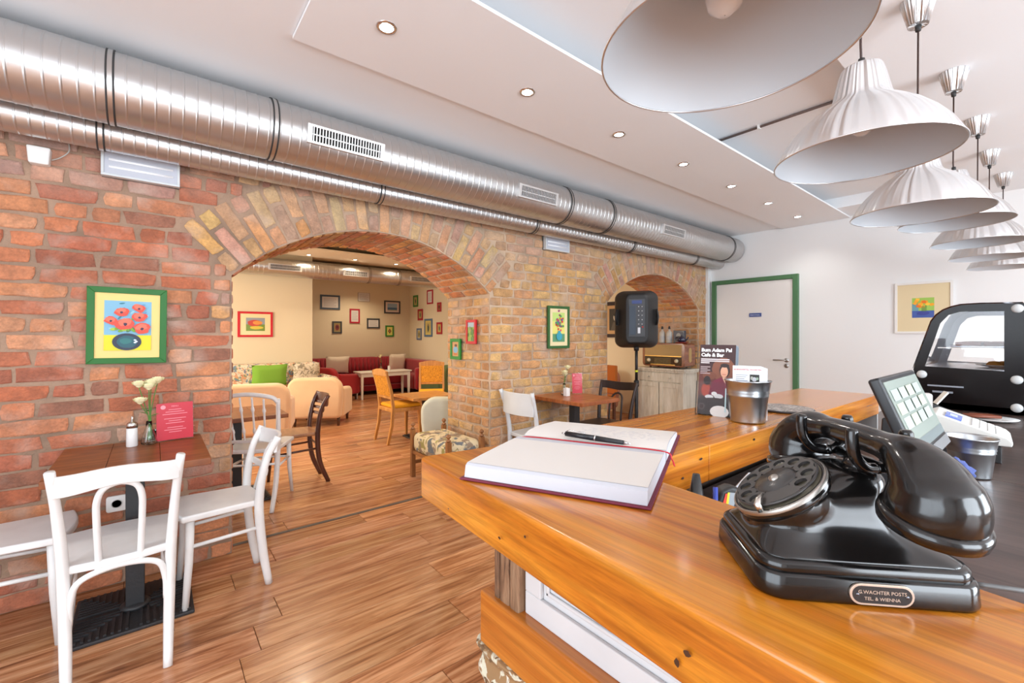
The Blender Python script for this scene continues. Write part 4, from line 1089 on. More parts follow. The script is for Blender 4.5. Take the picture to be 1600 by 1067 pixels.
soft(MB().box((.72, -1.24, .12), (1.33, -1.10, .60)), 'armrest', M_red, t, .05)
for x in (-1.2, 1.25): 
    for y in (-.36, .32): MB().lathe([(.02, 0), (.024, .09)], 10, c=(x, y, 0)).build('leg', M_foot, t)
cushion('pale beige cushion at the left of the dark red corner sofa', (3.13, 9.92, .66), .2, 0, .50, .38, M_bei2)
cushion('pale beige cushion at the right of the dark red corner sofa', (4.52, 9.92, .66), .2, 0, .42, .42, M_bei2)
armchair('red low armchair in front of the alcove sofa', (2.86, 9.10, 0), math.radians(-62), M_red2, .62, .68)
armchair('dark green armchair at the right end of the alcove, partly hidden by the pier', (4.72, 8.25, 0), math.radians(20), mat('dark_green_wool', srgb(84, 100, 62), .9), .60, .70)
def leg_table(name, label, x0, x1, y0, y1, h_, m, lt=.05, ap=.08, top=.025, cat='table'):
    cx, cy = (x0 + x1) / 2, (y0 + y1) / 2; a, b = (x1 - x0) / 2, (y1 - y0) / 2; t = thing(name, label, cat, (cx, cy, 0))
    MB().box((-a, -b, h_ - top), (a, b, h_)).build('table_top', m, t, bevel=.006)
    q = MB(); i = .035
    q.box((-a + i, -b + i, h_ - top - ap), (a - i, -b + i + .018, h_ - top)); q.box((-a + i, b - i - .018, h_ - top - ap), (a - i, b - i, h_ - top))
    q.box((-a + i, -b + i, h_ - top - ap), (-a + i + .018, b - i, h_ - top)); q.box((a - i - .018, -b + i, h_ - top - ap), (a - i, b - i, h_ - top)); q.build('apron', m, t)
    for sx in (-1, 1):
        for sy in (-1, 1):
            x, y = sx * (a - i - lt / 2 + .005), sy * (b - i - lt / 2 + .005)
            q = MB(); q.loft([[(x - lt * k, y - lt * k, z), (x + lt * k, y - lt * k, z), (x + lt * k, y + lt * k, z), (x - lt * k, y + lt * k, z)] for k, z in ((.33, 0), (.5, h_ - top))], smooth=False); q.build('leg', m, t)
    return t
leg_table('coffee_table', 'white painted low table in front of the dark red sofa', 3.22, 4.35, 8.78, 9.2, .56, mat('cream_paint', (.80, .76, .68), .45))
vase_flowers('glass bottle vase on the white table in the alcove', (3.78, 9.1, .561), [(.0, 0, .30), (-.02, 0, .27)], .16)
t = thing('candle_glass', 'small white candle on the white table in the alcove', 'candle', (3.92, 9.0, .561)); MB().lathe([(.025, 0), (.03, .01), (.028, .09), (.02, .095)], 14).build('candle_body', MC['white_ceramic'], t)
MB().tube([(0, 0, .093), (0, 0, .105)], .0015, 5).build('wick', M_seal, t)
leg_table('side_table', 'brown wooden low table between the beige armchairs', 1.52, 1.95, 7.38, 7.56, .54, M_tt, cat='table', ap=.24)
# golden upholstered dining chairs
M_gold = mat('golden_upholstery', srgb(226, 160, 22), .85, bump=.3, bscale=90)
M_weave = wood('golden_weave', [(.35, srgb(150, 90, 16)), (.6, srgb(226, 156, 40))], (60, 60, 60), rough=.8, bump=.5)
def oak_chair(label, loc, rz):
    t = thing('upholstered_chair', label, 'chair', loc, rz, 'golden oak chairs')
    w_, d, sh, bh = .40, .40, .44, .88
    MB().box((-w_ / 2, -d / 2, sh - .06), (w_ / 2, d / 2, sh - .015)).build('seat_frame', M_oak, t, bevel=.006)
    soft(MB().box((-w_ / 2 + .012, -d / 2 + .02, sh - .018), (w_ / 2 - .012, d / 2 - .008, sh + .03)), 'seat_pad', M_gold, t, .022)
    for s in (-1, 1):
        x = s * (w_ / 2 - .018)
        q = MB(); q.loft([[(x - k, d / 2 - .018 - k, z), (x + k, d / 2 - .018 - k, z), (x + k, d / 2 - .018 + k, z), (x - k, d / 2 - .018 + k, z)] for k, z in ((.013, 0), (.02, sh - .03))], smooth=False); q.build('leg', M_oak, t, bevel=.002)
        pts = [(x, -d / 2 - .05, 0), (x, -d / 2 - .0, .22), (x, -d / 2 + .018, sh), (x, -d / 2 - .01, sh + .2), (x, -d / 2 - .075, bh)]
        MB().tube(pts, [.019, .022, .024, .021, .018], 4, up=(1, 1, 0), smooth=False).build('rear_leg', M_oak, t)
    def yb(z): return -d / 2 + .018 - .093 * ((z - sh) / (bh - sh)) ** 1.2
    q = MB(); a = w_ / 2 - .03; z0, z1 = sh + .13, bh - .055
    q.add([(-a, yb(z0) - .012, z0), (a, yb(z0) - .012, z0), (a, yb(z0) + .016, z0), (-a, yb(z0) + .016, z0), (-a, yb(z1) - .012, z1), (a, yb(z1) - .012, z1), (a, yb(z1) + .016, z1), (-a, yb(z1) + .016, z1)],
          [(0, 1, 2, 3), (4, 5, 6, 7), (0, 1, 5, 4), (1, 2, 6, 5), (2, 3, 7, 6), (3, 0, 4, 7)]); q.build('back_pad', M_weave, t, bevel=.008)
    q = MB(); z0, z1 = bh - .06, bh + .01
    q.prism([(-a - .03, z0), (a + .03, z0), (a + .03, z1 - .01), (a * .5, z1 + .012), (0, z1 + .018), (-a * .5, z1 + .012), (-a - .03, z1 - .01)], yb(bh - .03) - .012, yb(bh - .03) + .014, 'y'); q.build('top_rail', M_oak, t, bevel=.006)
    MB().box((-a, yb(sh + .11) - .01, sh + .10), (a, yb(sh + .11) + .01, sh + .13)).build('lower_rail', M_oak, t, bevel=.003)
    return t
oak_chair('golden oak chair with a yellow seat, side view at the low table', (2.42, 5.22, 0), math.radians(-88))
oak_chair('golden oak chair facing the camera behind the low table', (3.32, 6.05, 0), math.radians(150))
# mint armchair cut by the pier
armchair('pale mint armchair seen from behind, cut off by the arch pier', (2.62, 4.35, 0), math.radians(-38), mat('pale_mint_fabric', srgb(206, 208, 190), .9, var=.05), .52, .66)
# floral bench with turned finials
t = thing('footstool', 'floral upholstered stool with turned wooden posts in the arch', 'stool', (2.04, 3.45, 0), 0)
M_turn = wood('turned_oak', [(.3, (.20, .07, .02)), (.7, (.40, .17, .05))], (8, 8, 2), rough=.35, coat=.2)
a, b = .165, .32
for sx in (-1, 1):
    for sy in (-1, 1):
        q = MB(); q.box((sx * a - .02, sy * b - .02, 0), (sx * a + .02, sy * b + .02, .44)); o = q.build('leg', M_turn, t, bevel=.003)
        MB().lathe([(.012, .44), (.022, .446), (.022, .452), (.011, .460), (.010, .466), (.019, .476), (.021, .486), (.014, .498), (.004, .504)], 14, c=(sx * a, sy * b, 0)).build('finial', M_turn, o)
for sx in (-1, 1): MB().box((sx * a - .012, -b, .22), (sx * a + .012, b, .25)).build('side_rail', M_turn, t)
for sy in (-1, 1): MB().box((-a, sy * b - .012, .12), (a, sy * b + .012, .15)).build('end_rail', M_turn, t)
soft(MB().box((-a - .012, -b + .01, .24), (a + .012, b - .01, .415)), 'seat_cushion', M_floral2, t, .05)

# ---- things seen through the small arch
M_ww = wood('whitewashed_wood', [(.3, (.44, .38, .29)), (.5, (.62, .57, .47)), (.7, (.72, .68, .60))], (10, 10, 1.2), rough=.7, fine=.15)
t = thing('sideboard', 'whitewashed wooden cabinet in the small arch with a radio on top', 'cabinet', (5.70, 3.50, 0))
hx, hy_ = .19, .365
MB().box((-hx + .015, -hy_ + .015, .05), (hx, hy_ - .015, .80)).build('body', M_ww, t)
q = MB(); q.box((-hx - .01, -hy_ - .015, .80), (hx, hy_ + .01, .825)); q.box((-hx - .02, -hy_ - .025, .825), (hx, hy_ + .02, .85)); q.build('cabinet_top', M_ww, t, bevel=.005)
MB().box((-hx, -hy_, 0), (hx, hy_, .07)).build('plinth', M_ww, t, bevel=.003)
dd = MB().box((-hx, -hy_ + .04, .665), (-hx + .02, hy_ - .04, .785)).build('drawer', M_ww, t, bevel=.004)
for s in (-1, 1):
    MB().lathe([(.008, 0), (.006, .012), (.013, .022), (.008, .028)], 12, M=T(-hx, s * .17, .725) @ R(-PI / 2, 'Y')).build('knob', M_ww, dd)
    y0, y1 = (-hy_ + .04, -.008) if s < 0 else (.008, hy_ - .04)
    do = MB().box((-hx, y0, .09), (-hx + .02, y1, .65)).build('door', M_ww, t, bevel=.003)
    q = MB()
    for (c, d, e, f_) in ((y0 + .0, y0 + .05, .09, .65), (y1 - .05, y1, .09, .65), (y0 + .05, y1 - .05, .09, .15), (y0 + .05, y1 - .05, .59, .65)): q.box((-hx - .008, c, e), (-hx, d, f_))
    q.build('door_frame_moulding', M_ww, do, bevel=.002)
for (yy0, yy1) in ((-hy_, -hy_ + .04), (hy_ - .04, hy_)): MB().box((-hx - .004, yy0, .07), (-hx + .02, yy1, .80)).build('corner_post', M_ww, t, bevel=.003)
M_rad = wood('radio_walnut', [(.3, (.14, .035, .012)), (.7, (.30, .09, .03))], (3, 12, 12), rough=.2, coat=.7)
t = thing('vintage_radio', 'vintage walnut valve radio standing on the whitewashed cabinet', 'radio', (5.69, 3.47, .85))
M_gr = mat('radio_cloth', srgb(176, 146, 96), .8, bump=.3, bscale=200)
q = MB(); q.prism([(y, z + .19) for y, z in rbox(.33, .165, .045)], -.14, .14, 'x'); q.build('radio_case', M_rad, t, bevel=.008, seg=3)
MB().box((-.146, -.285, .175), (-.138, .285, .33)).build('speaker_cloth', M_gr, t)
MB().box((-.148, -.285, .166), (-.138, .285, .176)).build('brass_strip', mat('brass', (.6, .36, .10), .3, 1), t)
dl = MB().box((-.146, -.285, .045), (-.138, .285, .166)).build('dial_glass', mat('dial_black', (.02, .015, .008), .12, coat=.8), t)
q = MB()
for k in range(5): q.box((-.1465, -.13, .07 + k * .017), (-.146, .13, .0718 + k * .017))
q.build('dial_scale', mat('scale_gold', (.5, .38, .14), .5), dl)
MB().box((-.147, -.19, .048), (-.14, .19, .056)).build('brass_strip', MC['brass'], t)
for s in (-1, 1): MB().lathe([(.027, 0), (.026, .012), (.021, .018), (.021, .026), (.001, .027)], 20, M=T(-.146, s * .215, .11) @ R(-PI / 2, 'Y')).build('tuning_knob', mat('ivory_knob', (.66, .56, .36), .35), t)
MB().prism([(x, z + .19) for x, z in rbox(.035, .10, .03)], -.3335, -.328, 'y').build('side_grille', M_gr, t)
for x in (-.1, .1):
    for y in (-.22, .22): MB().lathe([(.015, 0), (.015, .027)], 10, c=(x, y, 0)).build('foot', M_foot, t)
RT0 = .85 + .355
def bottle(label, y):
    t = thing('swing_bottle', label, 'bottle', (5.66, y, RT0 + .0005), 0, 'bottles on the radio')
    MB().lathe([(.040, 0), (.042, .004), (.042, .13), (.034, .155), (.014, .175), (.013, .195)], 20).build('bottle_body', mat('enamel_white', (.52, .50, .45), .3, coat=.2), t)
    MB().lathe([(.044, .04), (.044, .10)], 20, cap=False).build('bottle_label', mat('bottle_label_grey', (.45, .45, .45), .5), t)
    MB().lathe([(.015, .195), (.016, .205), (.012, .232), (.006, .236)], 14).build('stopper', M_seal, t)
bottle('white bottle with a black stopper on the radio, left one', 3.545); bottle('white bottle with a black stopper on the radio, right one', 3.435)
t = thing('tin_box', 'dark printed tin box standing on the vintage radio', 'box', (5.70, 3.30, RT0))
MB().box((-.03, -.08, 0), (.03, .08, .175)).build('tin_body', mat('tin_dark', srgb(52, 56, 70), .35, coat=.3), t, bevel=.004)
A = Art(); A.rect(-.07, .03, .07, .155, (96, 100, 110)); A.ell(0, .10, .035, .04, (170, 168, 160)); A.ell(0, .075, .05, .02, (40, 40, 48)); o = A.build('tin_print', t, (0, 0, 0)); o.data.transform(T(-.0305, 0, 0) @ R(-PI / 2, 'Z'))
t = thing('teapot', 'small dark blue teapot on a red saucer on the vintage radio', 'teapot', (5.62, 3.225, RT0 + .0005))
MB().lathe([(.07, 0), (.085, .008), (.088, .014), (.06, .012)], 24).build('saucer', mat('saucer_red', srgb(140, 40, 34), .4), t)
M_tp = mat('teapot_blue', srgb(34, 40, 66), .2, coat=.6)
MB().lathe([(.035, .014), (.055, .03), (.06, .05), (.048, .072), (.03, .082)], 24).build('pot_body', M_tp, t)
MB().lathe([(.031, .082), (.02, .092), (.008, .094), (.01, .104), (.002, .108)], 16).build('lid', M_tp, t)
MB().tube(spl([(0, -.05, .04), (0, -.08, .055), (0, -.10, .085)], 5), [.014 - .0007 * i for i in range(11)], 8).build('spout', M_tp, t)
MB().tube(spl([(0, .045, .07), (0, .085, .075), (0, .09, .045), (0, .05, .03)], 5), .005, 8).build('handle', M_tp, t)
# chair and armchair seen past the black chair
M_or = mat('burnt_orange_fabric', srgb(176, 96, 30), .85)
t = thing('upholstered_chair', 'orange-brown upholstered chair seen through the small arch', 'chair', (4.93, 4.15, 0), math.radians(80), 'chairs in the back room')
soft(MB().box((-.2, -.2, .38), (.2, .2, .47)), 'seat_pad', M_or, t, .02); soft(MB().box((-.19, -.24, .47), (.19, -.19, .88)), 'backrest', M_or, t, .015)
for sx in (-1, 1):
    for sy in (-1, 1): MB().box((sx * .175 - .018, sy * .18 - .018, 0), (sx * .175 + .018, sy * .18 + .018, .385)).build('leg', M_cb, t, bevel=.003)
armchair('dusty pink armchair behind the orange chair through the small arch', (5.55, 4.75, 0), math.radians(100), mat('dusty_pink', srgb(206, 150, 130), .9), .62, .74)

# ---- loudspeaker on its stand
M_pp = mat('black_polypropylene', (.010, .010, .011), .5, bump=.15, bscale=300)
sx_, sy_ = 3.98, 2.80
t = thing('speaker_stand', 'black tripod stand carrying the loudspeaker', 'stand', (sx_, sy_, 0))
MB().tube([(0, 0, .08), (0, 0, .80)], .019, 14).build('pole', M_pp, t); MB().tube([(0, 0, .80), (0, 0, 1.20)], .015, 14).build('inner_pole', M_pp, t)
MB().lathe([(.026, .77), (.028, .785), (.028, .83), (.02, .84)], 16).build('collar', M_pp, t)
MB().lathe([(.0165, .925), (.0165, .945)], 16, cap=False).build('height_mark', mat('yellow_mark', srgb(206, 214, 40), .5), t)
MB().lathe([(.03, .27), (.03, .32)], 14).build('hub', M_pp, t)
for k in range(3):
    an = 1.05 + k * 2 * PI / 3; c, s = math.cos(an), math.sin(an)
    lg = MB().tube([(c * .025, s * .025, .30), (c * .36, s * .36, .012)], .011, 8).build('leg', M_pp, t)
    MB().tube([(c * .02, s * .02, .12), (c * .2, s * .2, .22)], .008, 8).build('brace', M_pp, t)
t = thing('loudspeaker', 'black loudspeaker seen from its control panel side, up on the stand', 'speaker', (sx_, sy_, 1.17), math.atan2(-FW.x, FW.y) - .25)
n = 10
def sp_out(kx, kz): return [(x * kx, .315 + z * kz) for x, z in rbox(.215, .305, .085, 6)]
rings = []
for (y, kx, kz) in ((-.13, .50, .80), (-.115, .56, .86), (.0, .96, .985), (.10, 1.05, 1.0), (.15, 1.05, 1.0), (.17, 1.0, .98)):
    rings.append([(x, y, z) for x, z in sp_out(kx, kz)])
q = MB(); q.loft(rings); q.build('cabinet', M_pp, t, bevel=.008)
MB().box((-.082, -.138, .13), (.082, -.128, .52)).build('rear_plate', mat('speaker_plate', (.035, .038, .045), .4), t, bevel=.002)
MB().box((-.075, -.145, .15), (-.01, -.137, .45)).build('heat_sink', mat('heatsink_blueblack', (.04, .05, .065), .35, .6), t, bevel=.001)
MB().box((-.05, -.1405, .47), (.05, -.137, .505)).build('display', mat('display_blue', srgb(50, 66, 120), .2), t)
kn = mat('knob_grey', (.4, .4, .42), .4)
for i in range(5):
    for j in range(2): MB().lathe([(.007, 0), (.006, .008)], 10, M=T(.018 + j * .034, -.138, .44 - i * .045) @ R(PI / 2, 'X')).build('control_knob', kn, t)
MB().box((.01, -.141, .165), (.035, -.137, .225)).build('socket_plate', mat('socket_silver', (.5, .5, .52), .4, .5), t)
MB().lathe([(.008, 0), (.008, .004)], 10, M=T(.058, -.138, .23) @ R(PI / 2, 'X')).build('red_button', mat('button_red', (.5, .02, .02), .4), t)
for s in (-1, 1):
    MB().box((s * .175 - .035 if s < 0 else .14, -.03, .25), (s * .175 + .035 if s > 0 else -.14, -.022, .42)).build('handle_recess', mat('recess_black', (.004, .004, .004), .8), t)
    MB().tube([(s * .205, -.045, .26), (s * .215, -.05, .34), (s * .205, -.045, .41)], .010, 8).build('grip_bar', M_pp, t)
MB().lathe([(.025, 0), (.03, .05)], 14, c=(0, 0, -.02)).build('pole_socket', M_pp, t)
# ================================================= THE BAR
pine = [(.25, (.28, .062, .004)), (.42, (.50, .145, .009)), (.56, (.64, .225, .018)), (.78, (.76, .32, .036))]
pine2 = [(.22, (.30, .075, .010)), (.45, (.46, .135, .014)), (.62, (.60, .22, .03)), (.8, (.68, .30, .05))]
M_pineY = wood('pine_ledge_grain_y', pine, (26, .7, 26), rough=.24, coat=.35, fine=.34, dist=.5)
M_pineX = wood('pine_ledge_grain_x', pine, (.7, 26, 26), rough=.24, coat=.35, fine=.34, dist=.5)
M_pine2 = wood('pine_lower_grain_y', pine2, (26, .9, 26), rough=.3, coat=.3, fine=.25, dist=.7)
bar = thing('bar_counter', 'L-shaped bar counter with a thick varnished pine ledge in the foreground', 'counter', (.5, .6, 0))
def P(*pts): return [(x - .5, y - .6) for x, y in pts]
TK = .078
# near leg (along y) and far leg (along x) of the ledge, boards glued side by side
def skewX0(y): return .355 + .058 * y + (.004 if y > .7 else 0)
def skewX1(y): return .606 + .105 * y
YE, YC = .792, -.6
MB().prism(P((skewX0(YC), YC), (skewX1(YC), YC), (skewX1(.462), .462), (.664, .757), (skewX0(YE) + .008, YE - .002), (skewX0(YE), YE - .012)), CT - TK, CT, 'z').build('near_ledge', M_pineY, bar, bevel=.006, seg=3)
for (x0, x1) in ((.665, .935), (.936, 2.26)):
    f0 = lambda x: .478 - (x - .665) * .021; f1 = lambda x: .785 - (x - .4) * .034
    MB().prism(P((x0, f0(x0)), (x1, f0(x1)), (x1, f1(x1)), (x0, f1(x0))), CT - TK, CT, 'z').build('far_ledge', M_pineX, bar, bevel=.003, seg=2)
MB().box((2.2605 - .5, .45 - .6, .93), (2.275 - .5, .53 - .6, CT - .004)).build('end_bracket', mat('grey_plate', (.5, .5, .5), .5), bar)
# knots of the pine: dark eyes in the wood faces
M_knot = mat('knot_dark', (.045, .014, .004), .4, coat=.3)
q = MB()
def knot(c, n_, a, b, s):
    n_ = Vector(n_); u = Vector((0, 0, 1)).cross(n_).normalized() if abs(n_.z) < .9 else Vector((0, 1, 0)); v = n_.cross(u)
    c = Vector(c) + n_ * .0004; r = random.Random(s)
    q.add([c + u * a * math.cos(t * PI / 5) * r.uniform(.8, 1.2) + v * b * math.sin(t * PI / 5) * r.uniform(.8, 1.2) for t in range(10)], [tuple(range(10))])
for i, (y, z, a, b) in enumerate(((.50, .028, .0028, .002), (.44, .052, .0022, .002), (.205, .036, .0036, .0028), (.215, .022, .0025, .004), (.02, .06, .003, .002), (.655, .02, .002, .0012))):
    knot((skewX0(y) - .5 - .0004, y - .6, CT - TK + z), (-1, 0, 0), a, b, i)
for i, (x, z, a, b) in enumerate(((.745, .028, .006, .003), (.83, .028, .005, .0025), (.90, .055, .007, .0025), (1.15, .06, .006, .003), (1.30, .05, .004, .003))):
    knot((x - .5, .478 - (x - .665) * .021 - .6 - .0006, CT - TK + z), (0, -1, 0), a, b, i)
knot((.56 - .5, .40 - .6, CT), (0, 0, 1), .0012, .003, 4)
q.build('knots', M_knot, bar, fix=False)
# lower ledge and white panelled front
MB().prism(P((.484, -.6), (.56, -.6), (.56, .705), (.492, .705)), .825 - .10, .825, 'z').build('lower_ledge', M_pine2, bar, bevel=.005, seg=3)
M_oldwhite = mat('old_white_panel', (.60, .60, .61), .5, var=.05)
q = MB(); q.box((.522 - .5, -.6 - .6, 0), (.56 - .5, .60 - .6, CT - TK)); q.build('front_panel', M_oldwhite, bar)
q = MB()
xx = .522 - .5
for (z0, z1) in ((.825, .865),): q.box((xx - .008, -1.2, z0), (xx, -.005, z1))
q.box((xx - .008, -.045, .865), (xx, -.005, CT - TK)); 
q.build('panel_stile', M_oldwhite, bar, bevel=.002)
q = MB(); q.box((xx - .005, -1.15, .877), (xx, -.055, .884)); q.box((xx - .005, -.062, .877), (xx, -.055, CT - TK)); q.box((xx - .010, -1.13, .895), (xx, -.075, .90)); q.build('panel_moulding', M_oldwhite, bar, bevel=.002)
M_postw = wood('weathered_post', [(.34, (.02, .01, .006)), (.43, (.22, .11, .055)), (.60, (.38, .23, .13)), (.8, (.48, .32, .19))], (34, 34, 2.5), rough=.7, bump=.6, fine=.3)
for (y0, y1) in ((.600, .625), (.627, .655), (.657, .672)): MB().box((.502 - .5, y0 - .6, 0), (.545 - .5, y1 - .6, CT - TK)).build('post', M_postw, bar, bevel=.004)
MB().box((.56 - .5, .655 - .6, 0), (2.2 - .5, .675 - .6, CT - TK)).build('far_panel', M_oldwhite, bar)
MB().box((.56 - .5, .60 - .6, 0), (2.2 - .5, .62 - .6, CT - TK)).build('inner_panel', mat('dark_inner_panel', (.06, .04, .03), .6), bar)
# chipped old corbel under the lower ledge
M_chip = fabric_spots('chipped_white_paint', srgb(150, 116, 78), [srgb(222, 216, 200), srgb(206, 202, 180), srgb(110, 84, 56)], 22, .8)
prof = [(.10, 0), (.10, .30), (.08, .34), (.085, .50), (.11, .56), (.095, .60), (.12, .64), (.14, .67), (.125, .70), (.145, .715), (.145, .724)]
q = MB(); rings = []
for r_, z in prof:
    rings.append([(x * r_ / .1, y * r_ / .1, z) for x, y in rbox(.05, .05, .018, 3)])
q.loft(rings, smooth=False)
o = q.build('carved_corbel', M_chip, bar, bevel=.006, loc=(.56 - .5, .655 - .6, 0)); 
dt = bpy.data.textures.new('chips', 'CLOUDS'); dt.noise_scale = .02
o.modifiers.new('s', 'SUBSURF').levels = 2; o.modifiers['s'].subdivision_type = 'SIMPLE'; o.modifiers['s'].render_levels = 2
dm = o.modifiers.new('d', 'DISPLACE'); dm.texture = dt; dm.strength = .006; dm.texture_coords = 'LOCAL'
# inner worktop with its base cabinet
M_wt = wood('dark_worktop', [(.3, (.035, .022, .018)), (.5, (.075, .046, .038)), (.75, (.12, .078, .064))], (14, 1.2, 10), rough=.35, coat=.15, dist=3)
wt = thing('worktop', 'dark brown worktop inside the bar under the till and buckets', 'worktop', (2.4, 0, 0))
for k in range(3): MB().box((.60 - 2.4 + k * 1.2, -.6, .88), (.60 - 2.4 + (k + 1) * 1.2 - .0015, .575, .92)).build('worktop_slab', M_wt, wt, bevel=.002)
MB().box((.68 - 2.4, -.55, 0), (4.15 - 2.4, .57, .88)).build('base_cabinet', mat('cabinet_dark', (.04, .03, .028), .5), wt)

# ---- telephone
M_bak = mat('black_bakelite', (.0045, .004, .004), .17, coat=.25, bump=.012, bscale=30)
M_bak2 = mat('matt_black_dial', (.035, .032, .031), .34)
ph = thing('rotary_telephone', 'old black rotary dial telephone on the near end of the bar', 'telephone', (.543, .146, CT + .0008), 0)
# local x: along the handset (.634,.773); local y: towards the dial face (-.773,.634)
ph.rotation_euler = (0, 0, math.radians(43))
def rr(hx, hy, ch, z, cy=0, e=None):
    """chamfered rectangle with softened corners, 32 points"""
    o = []
    cs = [(1, 1), (-1, 1), (-1, -1), (1, -1)]
    for i, (sx, sy) in enumerate(cs):
        a = (sx * hx, sy * (hy - ch)); b = (sx * (hx - ch), sy * hy)
        if i % 2: a, b = b, a
        prev_dir = None
        for k in range(8):
            t_ = k / 7; u = t_ * t_ * (3 - 2 * t_) * .35 + t_ * .65
            bx = a[0] + (b[0] - a[0]) * u; by = a[1] + (b[1] - a[1]) * u
            bul = math.sin(PI * t_) * ch * .16
            o.append((bx + sx * bul, by + sy * bul + cy, z))
    return o
HX, HY = .068, .0935
q = MB(); q.loft([rr(HX, HY, .021, 0), rr(HX + .001, HY + .001, .021, .003), rr(HX, HY, .021, .020), rr(HX - .0015, HY - .0015, .021, .0222)]); base = q.build('base', M_bak, ph)
q = MB(); q.loft([rr(HX - .004, HY - .004, .020, .0215), rr(HX - .003, HY - .003, .020, .023), rr(HX - .0035, HY - .0035, .020, .030), rr(HX - .006, HY - .006, .020, .0325)]); q.build('base_step', M_bak, ph)
# swept housing: (z, half width, front y, back y)
hs = [(.0315, .0615, .0865, -.0865, .018), (.034, .0605, .0855, -.0855, .018), (.038, .0555, .083, -.078, .02), (.044, .050, .080, -.066, .022), (.052, .0455, .0755, -.054, .024),
      (.060, .0425, .0700, -.045, .024), (.072, .041, .0600, -.040, .023), (.086, .039, .042, -.038, .021), (.096, .037, .020, -.039, .019), (.103, .033, .008, -.037, .016), (.106, .026, .000, -.034, .012)]
q = MB(); rg = []
for z, hw, yf, yb_, ch in hs: rg.append(rr(hw, (yf - yb_) / 2, ch, z, (yf + yb_) / 2))
q.loft(rg); housing = q
# dial on the sloping front
DM = T(0, .050, .0815) @ R(-math.radians(33), 'X') @ Matrix.Scale(1.12, 4)
housing.lathe([(.001, -.034), (.034, -.032), (.041, -.018), (.0425, -.006), (.001, -.004)], 40, M=DM)
o = housing.build('housing', M_bak, ph)
rm = o.modifiers.new('fuse', 'REMESH'); rm.mode = 'VOXEL'; rm.voxel_size = .0016; rm.use_smooth_shade = True
sm_ = o.modifiers.new('soft', 'SMOOTH'); sm_.factor = .7; sm_.iterations = 26
q = MB(); q.lathe([(.034, -.012), (.0425, -.008), (.0432, -.004), (.0425, -.001), (.0425, .001), (.0405, .0025), (.0385, .001)], 48, M=DM); dial = q.build('dial_housing', M_bak, ph)
MB().lathe([(.0385, .0005), (.0415, .0022), (.0428, .0012), (.0428, -.002)], 48, M=DM, cap=False).build('chrome_bezel', mat('worn_nickel', (.42, .40, .37), .38, 1), ph)
MB().lathe([(.0001, .0012), (.0385, .0012)], 48, M=DM, cap=False).build('number_plate', mat('number_plate_ivory', (.16, .14, .10), .4), ph)
# finger wheel: a disc with ten real holes, built as ring sectors
bm = bmesh.new(); NH = 10; Rm, rh, Ro, Ri = .0288, .0056, .0365, .019
angs = [math.radians(-155 + 30 * k) for k in range(NH)]
def disc_with_holes(z0, z1):
    q = MB(); n = 14
    for k in range(NH):
        a = angs[k]; hw = math.radians(15)
        hole = []; outer = []
        for i in range(n):
            t_ = 2 * PI * i / n
            hx_, hy__ = Rm + rh * math.cos(t_) * 1.0, rh * math.sin(t_) * 1.0
            hole.append((hx_ * math.cos(a) - hy__ * math.sin(a), hx_ * math.sin(a) + hy__ * math.cos(a)))
            # matching point on the sector border
            du, dv = math.cos(t_), math.sin(t_); half_t = Rm * math.tan(hw)
            s = 1e9
            if du > 1e-6: s = min(s, (Ro - Rm) / du)
            if du < -1e-6: s = min(s, (Rm - Ri) / -du)
            if abs(dv) > 1e-6: s = min(s, (half_t) / abs(dv))
            ux, uy = Rm + du * s, dv * s
            ang = a + uy / half_t * hw; rad_ = ux
            outer.append((rad_ * math.cos(ang), rad_ * math.sin(ang)))
        V = [(x, y, z) for z in (z0, z1) for ring in (hole, outer) for (x, y) in ring]; F = []
        for i in range(n):
            j = (i + 1) % n
            F.append((i, j, n + j, n + i)); F.append((2 * n + i, 3 * n + i, 3 * n + j, 2 * n + j)); F.append((i, 2 * n + i, 2 * n + j, j)); F.append((n + i, n + j, 3 * n + j, 3 * n + i))
        q.add(V, F, DM)
    a0 = angs[-1] + math.radians(15); a1 = angs[0] + 2 * PI - math.radians(15); m = 12
    pin = [(Ri * math.cos(a0 + (a1 - a0) * i / m), Ri * math.sin(a0 + (a1 - a0) * i / m)) for i in range(m + 1)]
    pout = [(Ro * math.cos(a0 + (a1 - a0) * i / m), Ro * math.sin(a0 + (a1 - a0) * i / m)) for i in range(m + 1)]
    V = [(x, y, z) for z in (z0, z1) for x, y in pin + pout]; F = []; mm = m + 1
    for i in range(m): F.append((i, i + 1, mm + i + 1, mm + i)); F.append((2 * mm + i, 3 * mm + i, 3 * mm + i + 1, 2 * mm + i + 1)); F.append((mm + i, mm + i + 1, 3 * mm + i + 1, 3 * mm + i))
    q.add(V, F, DM)
    q.lathe([(Ri + .0005, z0), (Ri + .0005, z1)], 48, M=DM)
    return q
disc_with_holes(.0035, .0062).build('finger_wheel', M_bak2, ph)
MB().tube([DM @ Vector((.0368 * math.cos(i * PI / 24), .0368 * math.sin(i * PI / 24), .0048)) for i in range(48)], .0014, 8, closed=True).build('wheel_rim', M_bak2, ph)
MB().lathe([(.0185, .0055), (.0165, .0075), (.0001, .0078)], 36, M=DM, cap=False).build('dial_hub', mat('hub_black', (.05, .047, .045), .25), ph)
MB().lathe([(.0048, .0075), (.0045, .0092), (.0025, .0102), (.0001, .0105)], 16, M=DM, cap=False).build('hub_screw', MC['worn_nickel'], ph)
